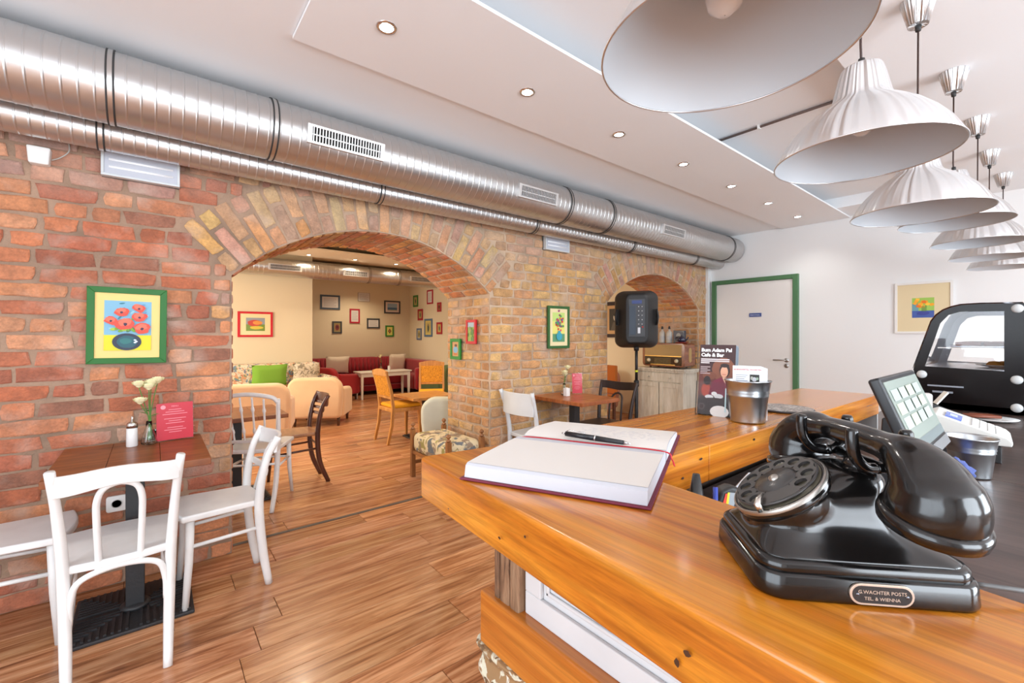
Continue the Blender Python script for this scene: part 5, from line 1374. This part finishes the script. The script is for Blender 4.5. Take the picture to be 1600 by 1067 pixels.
# finger stop: bent metal hook at the lower right of the dial
fa_ = math.radians(134)
q = MB(); c, s = math.cos(fa_), math.sin(fa_)
q.tube([DM @ Vector((.0415 * c, .0415 * s, .002)), DM @ Vector((.041 * c, .041 * s, .009)), DM @ Vector((.036 * c, .036 * s, .0105)), DM @ Vector((.027 * c + .002, .027 * s, .009))], [.0035, .0035, .003, .002], 8, flat=(1, .6)); q.build('finger_stop', mat('bright_nickel', (.62, .60, .56), .25, 1), ph)
q = MB(); 
dg_ = '1234567890'
numo = []
for k in range(NH):
    r2 = Rm; a = angs[k]
    text('dial_number', dg_[k], .0075, mat('number_white', (.6, .58, .5), .5), ph, DM @ T(r2 * math.cos(a), r2 * math.sin(a) + .0025, .0014) @ R(PI, 'Z'), 'CENTER', .0001)
HYq = -.027
# cradle: neck, two forked arms
MB().lathe([(.016, .100), (.014, .108), (.012, .114)], 20, c=(0, HYq, 0)).build('cradle_neck', M_bak, ph)
MB().tube([(-.036, HYq, .112), (.036, HYq, .112)], .0062, 12, flat=(.8, 1.4)).build('cradle_bar', M_bak, ph)
for s in (-1, 1):
    q = MB()
    for sy in (-1, 1):
        q.tube(spl([(s * .034, HYq, .112), (s * .037, HYq + sy * .012, .114), (s * .038, HYq + sy * .021, .125), (s * .038, HYq + sy * .0235, .140), (s * .0375, HYq + sy * .023, .150)], 4), [.0052] * 16 + [.004], 10)
    q.v = [tuple(T(0, (p[0] + .088) * .105, 0) @ Vector(p)) for p in q.v]
    q.build('cradle_fork', M_bak, ph)
MB().tube(spl([(.0, HYq - .018, .100), (.0, HYq - .006, .106), (.0, HYq + .026, .101)], 4), .004, 8).build('switch_lever', M_bak, ph)
# handset: swept grip with cupped ends, fused by a voxel remesh
hset = MB()
gp = [(-.091, .096), (-.0885, .110), (-.080, .1225), (-.064, .132), (-.045, .135), (-.02, .1365), (0, .137), (.02, .1365), (.045, .135), (.064, .132), (.080, .1225), (.0885, .110), (.091, .096)]
HYc = -.031
HM = T(-.088, HYc, 0) @ R(.105, 'Z') @ T(.088, -HYc, 0)
gp = spl([(x, HYc, z) for x, z in gp], 3); n = len(gp)
rad = []
for p in gp:
    k = abs(p.x) / .091; rad.append(.0125 + .0155 * max(0, (k - .40) / .60) ** 1.4)
hset.tube(gp, rad, 20, flat=(1.15, 1.0), up=(0, 1, 0))
for s in (-1, 1):
    Mx = T(s * .088, HYc, .090) @ R(s * .26, 'Y') @ Matrix.Scale(1.1, 4)
    hset.lathe([(.001, -.006), (.028, -.006), (.0300, .000), (.0305, .006), (.030, .012), (.0275, .022), (.022, .031), (.013, .037), (.001, .039)], 32, M=Mx)
hset.v = [tuple(HM @ Vector(p)) for p in hset.v]
hs_o = hset.build('handset', M_bak, ph)
rm = hs_o.modifiers.new('fuse', 'REMESH'); rm.mode = 'VOXEL'; rm.voxel_size = .0016; rm.use_smooth_shade = True
sm_ = hs_o.modifiers.new('soft', 'SMOOTH'); sm_.factor = .6; sm_.iterations = 14
for s in (-1, 1):
    Mx = T(s * .088, HYc, .090) @ R(s * .26, 'Y') @ Matrix.Scale(1.1, 4); Mx = HM @ Mx
    MB().lathe([(.0285, -.0105), (.0325, -.0095), (.0335, -.004), (.0325, .0005), (.030, .0015)], 40, M=Mx, cap=False).build('ear_cap' if s > 0 else 'mouth_cap', M_bak, ph)
    MB().lathe([(.0001, -.0095), (.024, -.0075), (.0290, -.0108)], 40, M=Mx, cap=False).build('cap_face', M_bak, ph)
# badge on the long side (local -x side)
M_bz = mat('badge_metal', srgb(204, 184, 168), .35, .8)
BM = Matrix(((0, 0, -1, -HX - .0006), (-1, 0, 0, -.004), (0, 1, 0, .0112), (0, 0, 0, 1))) @ Matrix.Scale(1.2, 4)
def stad(hw, hh, n=10):
    o = []
    for k in range(n + 1): a = -PI / 2 + PI * k / n; o.append((hw - hh + hh * math.cos(a), hh * math.sin(a)))
    for k in range(n + 1): a = PI / 2 + PI * k / n; o.append((-hw + hh + hh * math.cos(a), hh * math.sin(a)))
    return o
q = MB(); q.prism(stad(.0215, .0078), 0, .0016, 'z', BM); bd = q.build('badge', M_bz, ph, bevel=.0003)
MB().prism(stad(.0198, .0062), .0014, .0018, 'z', BM).build('badge_field', mat('badge_black', (.015, .012, .012), .3), bd)
text('badge_lettering', 'G.WACHTER POSTS', .0036, M_bz, bd, BM @ T(0, .0008, .0019), 'CENTER', .0002)
text('badge_lettering', 'TEL. & WIENNA', .0034, M_bz, bd, BM @ T(0, -.0038, .0019), 'CENTER', .0002)
for s in (-1, 1): MB().lathe([(.0012, .0018), (.0011, .0024)], 8, M=BM @ T(s * .0165, 0, 0)).build('rivet', mat('rivet_steel', (.2, .2, .22), .4, 1), bd)
q = MB(); Wi = ph.matrix_basis.inverted() if False else (Matrix.Translation(ph.location) @ Matrix.Rotation(math.radians(43), 4, 'Z')).inverted()
pts = [Wi @ Vector(p) for p in [(.584, .045, CT + .012), (.605, .02, CT + .010), (.63, .005, CT + .004), (.66, -.03, CT + .003), (.70, -.09, CT - .05), (.72, -.15, .93)]]
q.tube(spl(pts, 6), .0024, 8); q.build('telephone_cord', mat('grey_cord', (.10, .10, .10), .5), ph)

# ---- guest book
bk = thing('guest_book', 'open guest book with burgundy cover lying on the bar', 'book', (.5, .6, CT + .0008))
O = Vector((.392, .620)); ex = Vector((.433, -.901)).normalized(); ey = Vector((-ex.y, ex.x))   # ex along the spine, ey towards the spine
ey = Vector((.901, .433)).normalized()
LS, WP = .305, .235
M_bur = mat('burgundy_cloth', srgb(104, 14, 44), .6); M_page = mat('page_cream', (.68, .64, .60), .85); M_pedge = mat('page_edges', (.50, .50, .54), .85)
bk.location = (O.x, O.y, CT + .0008); bk.rotation_euler = (0, 0, math.atan2(ex.y, ex.x))
# local x along the spine, local y away from the reader
MB().box((0, 0, 0), (LS, WP + .012, .0035)).build('cover_front', M_bur, bk, bevel=.0012)
MB().box((0, WP + .014, 0), (LS, 2 * WP + .016, .0035)).build('cover_back', M_bur, bk, bevel=.0012)
def block(name, prof, x0, x1, m): q = MB(); q.prism(prof, x0, x1, 'x'); o = q.build(name, m, bk, fix=True); return o
# page blocks as y-z profiles: thick half towards the camera, thin curled half behind
pr = [(.006, .0037), (WP + .002, .0037), (WP + .004, .016)] + [(WP - .012 - k * .025, .0255 + .0012 * math.sin(k)) for k in range(3)] + [(.06, .0262), (.016, .0255), (.010, .022)]
block('page_block', pr, .006, LS - .006, M_pedge)
q = MB(); q.add([(x, y, z) for x in (.0065, LS - .0065) for (y, z) in ((.0155, .0260), (.06, .0268), (.12, .0270), (WP - .035, .0265), (WP - .012, .0245), (WP + .003, .0172))], [(i, i + 1, i + 7, i + 6) for i in range(5)], None, True)
q.build('top_page', M_page, bk, fix=False)
c0 = WP + .010
pr2 = [(c0, .0037), (2 * WP + .004, .0037), (2 * WP + .006, .010), (2 * WP - .02, .0165), (c0 + .14, .0225), (c0 + .075, .0275), (c0 + .03, .0270), (c0 + .008, .0215)]
block('page_block', pr2, .006, LS - .006, M_pedge)
q = MB(); tp = [(c0 + .007, .0222), (c0 + .03, .0280), (c0 + .075, .0287), (c0 + .14, .0237), (2 * WP - .02, .0177), (2 * WP + .005, .0112)]
q.add([(x, y, z) for x in (.0065, LS - .0065) for (y, z) in tp], [(i, i + 1, i + 7, i + 6) for i in range(5)], None, True); q.build('written_page', M_page, bk, fix=False)
q = MB(); r = random.Random(5)
for i in range(9):                     # handwriting: short strokes on the far page
    v_ = c0 + .045 + i * .011
    zz = .0292 if v_ < c0 + .075 else .0291 - (v_ - c0 - .075) * .075
    x = .10 + r.uniform(0, .03)
    while x < LS - .04:
        l = r.uniform(.004, .016)
        q.tube([(x, v_, zz), (x + l * .3, v_ + .0008, zz), (x + l * .6, v_ - .0006, zz), (x + l, v_ + .0006, zz)], .00016, 4); x += l + r.uniform(.003, .02)
q.build('handwriting', mat('ink_grey', (.45, .45, .52), .7), bk)
q = MB(); q.tube(spl([(-.004, WP - .0, .014), (.02, WP + .006, .0225), (.15, WP + .006, .0228), (.29, WP + .006, .0225), (LS + .004, WP + .004, .010), (LS + .010, WP - .01, .002)], 5), .0018, 6, flat=(.5, 1.3)); q.build('ribbon_marker', mat('ribbon_red', srgb(190, 20, 40), .5), bk)
# pen in the fold
pn = thing('ballpoint_pen', 'black ballpoint pen with silver tip in the fold of the open book', 'pen', (0, 0, 0))
def bw(x, y, z): v = O + ex * x + ey * y; return Vector((v.x, v.y, CT + .0008 + z))
pa, pb = bw(.095, WP + .022, .0335), bw(.235, WP + .004, .0305)
def pl(a, b): return [pa.lerp(pb, a), pa.lerp(pb, b)]
pn.location = pa
def penpart(name, a, b, r0, r1, m): MB().tube([p - pa for p in pl(a, b)], [r0, r1], 14).build(name, m, pn)
penpart('clicker', -.03, .02, .0018, .0018, M_chrome); penpart('pen_tip', .90, 1.0, .0042, .0008, M_chrome)
penpart('barrel', .03, .48, .0052, .0056, mat('pen_black', (.015, .015, .018), .3)); penpart('ring', .48, .50, .006, .006, M_chrome); penpart('grip', .50, .90, .0056, .0044, mat('pen_grip', (.02, .02, .022), .6))
MB().tube([pa.lerp(pb, .05) - pa + Vector((0, 0, .006)), pa.lerp(pb, .08) - pa + Vector((0, 0, .0085)), pa.lerp(pb, .34) - pa + Vector((0, 0, .0075))], .0013, 6, flat=(.6, 1.6)).build('clip', M_chrome, pn)

# ---- leaflet holder, buckets, coaster stack
M_acr = mat('clear_holder_acrylic', (1, 1, 1), .03, trans=1); M_acr.node_tree.nodes['Principled BSDF'].inputs['IOR'].default_value = 1.12
lh = thing('leaflet_holder', 'clear acrylic holder full of dark cafe leaflets on the bar', 'leaflet holder', (1.285, .632, CT + .0006), math.radians(-78))
Mt = R(-.16, 'X'); wa = .054
q = MB(); q.box((-wa, -.002, 0), (wa, .0005, .10), Mt); q.box((-wa, .036, 0), (wa, .038, .20), Mt); q.box((-wa - .002, -.002, 0), (-wa, .038, .10), Mt); q.box((wa, -.002, 0), (wa + .002, .038, .10), Mt); q.box((-wa, -.002, 0), (wa, .070, .002))
q.build('holder', M_acr, lh)
lf = MB().box((-.05, .002, .003), (.05, .034, .212), Mt).build('leaflet_pad', mat('leaflet_edges', (.26, .27, .30), .5), lh)
A = Art()
A.rect(-.05, 0, .05, .209, (58, 26, 26)); A.rect(-.05, .055, .05, .125, (96, 40, 30)); A.ell(.018, .135, .032, .036, (128, 74, 50)); A.ell(-.028, .072, .014, .02, (176, 60, 34)); A.ell(-.02, .115, .02, .012, (120, 66, 44)); A.ell(-.026, .10, .010, .014, (36, 18, 18))
A.poly([(-.022, .055), (.05, .055), (.05, .095), (.034, .112), (.012, .112), (-.012, .098)], (122, 24, 54)); A.poly([(.016, .112), (.028, .112), (.024, .094)], (220, 176, 150))
A.ell(.022, .132, .0145, .021, (44, 24, 22)); A.ell(.021, .128, .0105, .0165, (224, 168, 138)); A.ell(.022, .147, .012, .006, (44, 24, 22)); A.rect(.016, .1195, .026, .121, (190, 90, 90))
A.rect(-.05, 0, .05, .045, (46, 28, 26)); A.ell(-.018, .052, .012, .006, (232, 232, 232)); A.ell(.008, .055, .013, .007, (226, 226, 228)); A.ell(-.004, .062, .008, .006, (236, 236, 236)); A.ell(0.0, .044, .034, .006, (60, 44, 44))
A.ell(.012, .010, .026, .018, (226, 224, 222)); A.ell(-.038, .022, .009, .010, (110, 104, 104)); A.ell(-.038, .022, .007, .008, (60, 44, 44)); A.rect(.026, .01, .030, .08, (190, 216, 220))
o = A.build('leaflet_front', lf, (0, 0, 0)); o.data.transform(Mt @ T(0, .0018, .003))
TM = Mt @ T(0, .0005, .003) @ R(PI / 2, 'X'); M_lw = mat('leaflet_white', (.85, .84, .84), .5)
text('leaflet_title', 'Bum Adam Pal', .0145, M_lw, lf, TM @ T(-.046, .188, 0), 'LEFT', .0001, .0006)
text('leaflet_title', 'Cafe & Bar', .0145, M_lw, lf, TM @ T(-.046, .173, 0), 'LEFT', .0001, .0006)
A = Art()
for i in range(3): A.rect(-.046, .163 - i * .0055, .034 - (i == 2) * .055, .1665 - i * .0055, (214, 206, 206))
for i in range(5): A.rect(-.046, .140 - i * .005, -.018 - (i % 2) * .008, .1425 - i * .005, (180, 160, 160))
o = A.build('leaflet_lines', lf, (0, 0, 0)); o.data.transform(Mt @ T(0, .0003, .003))
q = MB()
for k in range(6): q.box((.0502, .003 + k * .0052, .004), (.0512, .0066 + k * .0052, .208), Mt)
q.build('leaflet_stack_edges', mat('leaflet_grey_blue', srgb(120, 134, 146), .4), lh)

M_zinc = mat('zinc_bucket', (.50, .53, .55), .32, 1, bump=.1, bscale=14)
def bucket(label, loc, s=1):
    t = thing('zinc_bucket', label, 'bucket', loc, 0)
    pr = [(.040, 0), (.0435, .001), (.0440, .004), (.0515, .072), (.0535, .074), (.0520, .077), (.0545, .083), (.0535, .087), (.0545, .091), (.0575, .112), (.0600, .114), (.0600, .117), (.0585, .117), (.0562, .112), (.0500, .075), (.0425, .004), (.001, .003)]
    MB().lathe([(r * s, z * s) for r, z in pr], 40, cap=False).build('bucket_body', M_zinc, t)
    MB().lathe([(.0001, .0005), (.040 * s, .0005)], 40, cap=False).build('bucket_base', M_zinc, t)
    return t
bucket('zinc bucket holding white flyers on the far part of the bar', (1.275, .535, CT + .0008), .98)
fl = thing('flyer_stack', 'stack of white flyers standing in the zinc bucket', 'flyers', (1.275, .535, CT + .012), math.radians(-72))
Mf = R(-.03, 'X')
for k in range(4): MB().box((-.036, -.014 + k * .009, 0), (.033, -.0056 + k * .009, .142), Mf @ T(k * .0045, 0, -.002 * k)).build('flyer_bundle', mat('flyer_white', (.84, .84, .86), .6), fl)
TF = Mf @ T(0, -.0142, 0) @ R(PI / 2, 'X')
text('flyer_heading', 'SEHENSWERTES, FAVORITEN', .0052, mat('flyer_red', srgb(190, 60, 60), .6), fl, TF @ T(0, .130, 0), 'CENTER', .0001, .0001)
A = Art()
A.rect(.006, .09, .029, .119, (40, 40, 34)); A.ell(.017, .106, .006, .006, (190, 190, 196)); A.rect(.008, .09, .028, .097, (140, 50, 40)); A.ell(.011, .109, .003, .005, (170, 170, 160)); A.ell(.024, .108, .003, .004, (150, 170, 150))
for i in range(6): A.rect(-.028, .116 - i * .005, .001 - (i % 3) * .004, .1175 - i * .005, (150, 156, 170))
A.rect(-.030, .122, .030, .1225, (170, 170, 180))
o = A.build('flyer_print', fl, (0, 0, 0)); o.data.transform(Mf @ T(0, -.0142, 0))
t = thing('drink_mat', 'round printed black and white tray mat lying on the bar beside the bucket', 'mat', (1.565, .55, CT + .0008))
MB().lathe([(.085, 0), (.087, .002), (.087, .005), (.085, .006)], 40, ).build('mat_disc', mat('mat_dark', (.06, .06, .065), .4), t)
o = MB().lathe([(.001, .0064), (.084, .0064)], 40, cap=False).build('mat_print', fabric_spots('mat_print_bw', (.25, .22, .20), [(.6, .58, .55), (.05, .05, .05), (.5, .42, .38)], 60, .35), t)

# ---- inside the bar
bucket('small zinc bucket on the dark worktop behind the telephone', (1.80, .150, .9208), .95)
cl = thing('cleaning_cloth', 'crumpled blue cloth beside the small bucket', 'cloth', (1.68, .178, .9205))
bmm = bmesh.new(); bmesh.ops.create_icosphere(bmm, subdivisions=4, radius=.042)
for v in bmm.verts:
    n_ = noise.noise(v.co * 45) * .022 + noise.noise(v.co * 90) * .01; v.co += v.co.normalized() * n_; v.co.z = max(0, v.co.z * .8 + .03)
me = bpy.data.meshes.new('cloth'); bmm.to_mesh(me); bmm.free(); me.materials.append(mat('blue_cloth', srgb(84, 98, 156), .9)); me.polygons.foreach_set('use_smooth', [True] * len(me.polygons))
o = bpy.data.objects.new('cloth_folds', me); COL.objects.link(o); o.parent = cl
# touch screen
tm = thing('till_screen', 'tilted black touch screen monitor on the bar worktop', 'monitor', (1.355, .20, .92))
Mm = Matrix.Translation((0, -.003, .222)) @ R(-math.radians(21.5), 'X')
hw, hh = .178, .095
MB().box((-hw, .0, -hh), (hw, .022, hh), Mm).build('screen_case', mat('screen_case_black', (.02, .022, .025), .35), tm, bevel=.006, seg=3)
MB().box((-hw + .012, -.0012, -hh + .030), (hw - .012, .0, hh - .012), Mm).build('screen_glass', mat('screen_lit', srgb(150, 160, 152), .25, emit=.12), tm)
sc_ = Art(); sc_.rect(-hw + .012, -hh + .03, hw - .012, -hh + .05, (110, 120, 120))
for i in range(4):
    for j in range(3): sc_.rect(-.15 + i * .07, -.02 + j * .03, -.09 + i * .07, .004 + j * .03, ((168, 178, 170), (174, 180, 160), (164, 174, 168))[(i + j) % 3])
o = sc_.build('screen_buttons', tm, (0, 0, 0)); o.data.transform(Mm @ T(0, -.0014, 0))
MB().box((-hw + .004, -.002, -hh + .002), (hw - .004, .0, -hh + .024), Mm).build('silver_bezel', mat('bezel_grey', (.30, .31, .32), .35, .5), tm, bevel=.001)
q = MB(); q.prism([(-.02, .0), (.16, .0), (.16, .02), (.06, .03), (.05, .21), (.024, .21), (.02, .03), (-.02, .02)], -.06, .06, 'x'); q.build('monitor_stand', MC['screen_case_black'], tm, bevel=.004)
MB().tube(spl([(-.10, .06, .12), (-.16, .10, .11), (-.17, .11, .06), (-.10, .12, .02)], 6), .004, 8).build('monitor_cable', M_seal, tm)
# cash register
cr = thing('cash_register', 'off-white cash register with keys on a black drawer', 'cash register', (2.12, .185, .9205), math.radians(4)); cr.scale = (.85, .85, .95)
MB().box((-.11, -.09, 0), (.12, .10, .055)).build('cash_drawer', mat('drawer_black', (.02, .02, .022), .4), cr, bevel=.003)
M_ow = mat('register_offwhite', (.74, .74, .70), .45)
q = MB(); q.prism([(-.115, .058), (.105, .055), (.11, .135), (.085, .145), (-.105, .085), (-.118, .072)], -.11, .13, 'x'); q.build('register_body', M_ow, cr, bevel=.004)
sl = math.atan2(.06, .19); KM = Matrix.Translation((0, -.105, .085)) @ R(sl, 'X')
for i in range(4):
    for j in range(4): MB().box((-.095 + j * .05, .012 + i * .022, 0), (-.052 + j * .05, .030 + i * .022, .0045), KM).build('key', mat('key_white', (.80, .80, .79), .45), cr, bevel=.001)
MB().box((-.09, .125, .0), (.03, .172, .005), KM).build('display', mat('lcd_blue', srgb(110, 130, 200), .25), cr)
MB().box((-.06, .138, .005), (.0, .160, .0055), KM).build('display_text', mat('lcd_pale', srgb(190, 200, 235), .3), cr)
# pastry display case
pc = thing('display_case', 'black pastry display case with a curved glass front', 'display case', (3.3, .0, .925))
def yz(px, py): p = at(px, py, X=3.3); return (p.y, p.z - .925)
out = [yz(1437, 610), yz(1427, 577), yz(1441, 540), yz(1455, 503), yz(1463, 493), yz(1474, 485), yz(1487, 480), yz(1502, 476.5), yz(1535, 474.5), yz(1600, 473.5)]
zt = out[-1][1]; out = [(out[0][0], 0)] + out + [(-.40, zt), (-.40, 0)]
win = [yz(1445, 572), yz(1469, 505), yz(1482, 492), yz(1500, 487), yz(1569, 486), yz(1569, 580)]
# side panel with the window cut out: bridge outline and window as strips
M_bg = mat('black_gloss_panel', (.006, .0035, .0035), .2, spec=.25)
def side_panel(x0, x1):
    bmp = bmesh.new()
    ov = [bmp.verts.new((x0, y, z)) for y, z in out]; wv = [bmp.verts.new((x0, y, z)) for y, z in win]
    es = [bmp.edges.new((ov[i], ov[(i + 1) % len(ov)])) for i in range(len(ov))] + [bmp.edges.new((wv[i], wv[(i + 1) % len(wv)])) for i in range(len(wv))]
    bmesh.ops.triangle_fill(bmp, use_beauty=True, edges=es)
    # drop faces that fill the window
    def inside(p):
        c = False; n = len(win)
        for i in range(n):
            (x1_, y1_), (x2_, y2_) = win[i], win[(i + 1) % n]
            if (y1_ > p[1]) != (y2_ > p[1]) and p[0] < (x2_ - x1_) * (p[1] - y1_) / (y2_ - y1_) + x1_: c = not c
        return c
    bad = [f for f in bmp.faces if inside((f.calc_center_median().y, f.calc_center_median().z))]
    bmesh.ops.delete(bmp, geom=bad, context='FACES_ONLY')
    r_ = bmesh.ops.extrude_face_region(bmp, geom=list(bmp.faces)); bmesh.ops.translate(bmp, vec=(x1 - x0, 0, 0), verts=[g for g in r_['geom'] if isinstance(g, bmesh.types.BMVert)])
    bmesh.ops.recalc_face_normals(bmp, faces=bmp.faces)
    me = bpy.data.meshes.new('side_panel'); bmp.to_mesh(me); bmp.free(); me.materials.append(M_bg)
    o = bpy.data.objects.new('side_panel', me); COL.objects.link(o); o.parent = pc; return o
side_panel(0, .012); o = side_panel(.80, .812); o.data.materials[0] = mat('far_panel_silver', (.55, .58, .64), .35)
MB().prism(win, .004, .008, 'x').build('side_glass', M_glass, pc)
cv = out[2:11]
q = MB(); V = [(x, y, z) for x in (.0, .812) for y, z in cv] + [(x, y + .004, z + .006) for x in (.0, .812) for y, z in cv]; k = len(cv)
F = []
for i in range(k - 1): F += [(i, i + 1, k + i + 1, k + i), (2 * k + i, 3 * k + i, 3 * k + i + 1, 2 * k + i + 1)]
q.add(V, F, None, True); q.build('curved_glass', M_glass, pc)
MB().box((.0, -.40, 0), (.812, out[0][0], .03)).build('case_floor', M_bg, pc); MB().box((.0, -.40, .03), (.812, -.385, zt)).build('rear_doors', mat('case_back_grey', (.22, .24, .30), .3), pc)
MB().box((0, -.40, zt - .001), (.812, -.0, zt + .012)).build('case_top', M_bg, pc)
zb = win[0][1]
M_sh = mat('shelf_metal', (.70, .72, .78), .25, .7)
MB().box((.012, -.38, zb - .02), (.80, out[2][0] - .02, zb - .008)).build('display_deck', M_sh, pc)
MB().box((.012, -.38, zb + .10), (.80, .40, zb + .106)).build('glass_shelf', M_glass, pc)
MB().box((.012, -.38, zb + .19), (.80, .25, zb + .196)).build('glass_shelf', M_glass, pc)
MB().tube([(.03, .16, zt - .02), (.78, .16, zt - .02)], .010, 8).build('case_light', mat('case_tube_lit', (.82, .86, 1), .4, emit=1.5), pc)
tr = thing('cake_tray', 'tray of brown cake slices inside the display case', 'tray', (3.70, .085, .925 + zb + .107))
MB().box((-.30, -.28, 0), (.30, .28, .006)).build('tray', M_sh, tr, bevel=.002)
for i in range(4):
    for j in range(5): MB().box((-.27 + i * .14, -.27 + j * .108, .006), (-.15 + i * .14, -.172 + j * .108, .026)).build('cake_slice', mat('cake_brown', srgb(140, 70, 36), .8, bump=.4, bscale=60), tr, bevel=.004)
tr = thing('pastry_plate', 'white plate with golden pastry low in the display case', 'plate', (3.62, .17, .925 + zb - .007))
MB().lathe([(.06, 0), (.11, .012), (.115, .016), (.06, .006)], 28).build('plate', MC['white_ceramic'], tr)
for k in range(3): MB().lathe([(.001, .035), (.02, .032), (.032, .018), (.03, .008)], 14, c=(.045 * math.cos(k * 2.1), .045 * math.sin(k * 2.1), 0)).build('pastry', mat('pastry_gold', srgb(220, 150, 70), .7), tr)
for (px, py) in ((1440.5, 584.5), (1590, 482), (1589, 593.5), (1589, 637.5)):
    y_, z_ = yz(px, py); MB().lathe([(.022, 0), (.021, .010), (.012, .016), (.001, .017)], 20, M=T(0, y_, z_) @ R(-PI / 2, 'Y')).build('fixing_cap', mat('cap_grey', (.6, .62, .62), .3), pc)
q = MB()
for (a_, b_, c_, d_) in ((.30, .44, .115, .123), (.34, .42, .082, .092)): q.box((-.0015, a_, c_), (0, b_, d_))
q.build('control_strip', mat('strip_silver', (.35, .37, .42), .3, .6), pc)
for (x, y) in ((.05, .40), (.76, .40), (.05, -.35), (.76, -.35), (.05, .10)): MB().lathe([(.018, -.0045), (.018, .0)], 14, c=(x, y, 0)).build('case_foot', MC['brushed_steel'], pc)
t = thing('saucer', 'white saucer with brown sticks on the worktop before the display case', 'plate', (3.02, .185, .9205))
MB().lathe([(.05, 0), (.085, .010), (.09, .014), (.05, .005)], 28).build('saucer_dish', MC['white_ceramic'], t)
for k in range(5): MB().tube([(-.05 + .02 * k, .10 - .01 * k, .017 + .004 * (k % 2)), (.02 + .008 * k, -.03 + .01 * k, .018)], .007, 8).build('chocolate_stick', mat('chocolate', srgb(120, 60, 36), .5), t)
t = thing('paper_cups', 'small white cardboard box behind the till screen', 'box', (2.72, .38, .9205), .3)
MB().box((-.03, -.03, 0), (.03, .03, .13)).build('carton', mat('carton_white', (.78, .74, .72), .6), t, bevel=.002)
MB().box((-.028, -.028, .13), (.028, .028, .133)).build('carton_lid', mat('carton_white', (.78, .74, .72), .6), t)
t = thing('card_terminal', 'dark card terminal with a paper slip before the display case', 'card terminal', (2.88, .32, .9205), math.radians(20))
q = MB(); q.prism([(-.09, 0), (.08, 0), (.08, .07), (.05, .075), (-.09, .02)], -.04, .04, 'x'); q.build('terminal_body', MC['drawer_black'], t, bevel=.004)
MB().box((-.028, .03, .07), (.028, .036, .14), R(.6, 'X') @ T(0, .04, -.03)).build('receipt', mat('receipt_paper', (.85, .82, .75), .7), t)
# bits in the gap behind the ledge
t = thing('pen_cup', 'black conical pen cup with a blue pen in the gap behind the bar ledge', 'cup', (.755, .405, .9205))
MB().lathe([(.022, 0), (.020, .07), (.006, .15)], 16).build('black_cone', mat('cone_black', (.02, .02, .02), .25), t)
MB().tube([(.01, -.03, .02), (.03, -.02, .125)], .0045, 8).build('blue_pen', mat('pen_blue', srgb(50, 70, 160), .4), t); MB().tube([(-.03, -.005, .01), (-.032, -.01, .125)], .005, 8).build('grey_pen', mat('pen_grey', (.5, .48, .48), .4), t)
t = thing('pouch', 'small black pouch with red, yellow and grey stripes behind the bar ledge', 'pouch', (.835, .385, .9205), math.radians(-35))
q = MB(); q.prism([(-.028, 0), (.03, 0), (.032, .085), (.022, .112), (.0, .120), (-.02, .112), (-.03, .09)], -.014, .014, 'y'); q.build('pouch_body', mat('pouch_black', (.02, .02, .02), .5), t, bevel=.006)
A = Art(); A.poly([(-.02, .03), (.0, .03), (.004, .07), (-.018, .09)], (150, 140, 30)); A.poly([(0, .02), (.02, .02), (.022, .09), (.006, .075)], (170, 24, 30)); A.poly([(-.022, .08), (-.014, .108), (-.008, .108), (-.014, .075)], (220, 60, 40)); A.poly([(-.012, .08), (-.006, .11), (.01, .108), (0, .08)], (150, 156, 160)); A.poly([(-.014, .085), (-.010, .11), (-.006, .11), (-.009, .085)], (220, 200, 40))
o = A.build('pouch_stripes', t, (0, -.0145, 0))
t = thing('desk_tray', 'grey tray with a red and orange marker behind the bar ledge', 'tray', (.95, .36, .9205), .2)
q = MB(); q.box((-.07, -.05, 0), (.07, .05, .01)); q.box((-.07, -.05, .01), (-.064, .05, .10)); q.box((.064, -.05, .01), (.07, .05, .10)); q.box((-.07, .044, .01), (.07, .05, .10)); q.box((-.07, -.05, .01), (.07, -.044, .08)); q.build('tray_body', mat('tray_grey', (.45, .47, .50), .4), t, bevel=.003)
MB().tube([(-.07, -.045, .086), (-.01, -.05, .086)], .006, 8).build('orange_marker', mat('marker_orange', srgb(230, 140, 30), .4), t); MB().tube([(-.01, -.05, .086), (.015, -.052, .086)], .007, 8).build('marker_cap', mat('marker_red', srgb(170, 30, 30), .4), t)
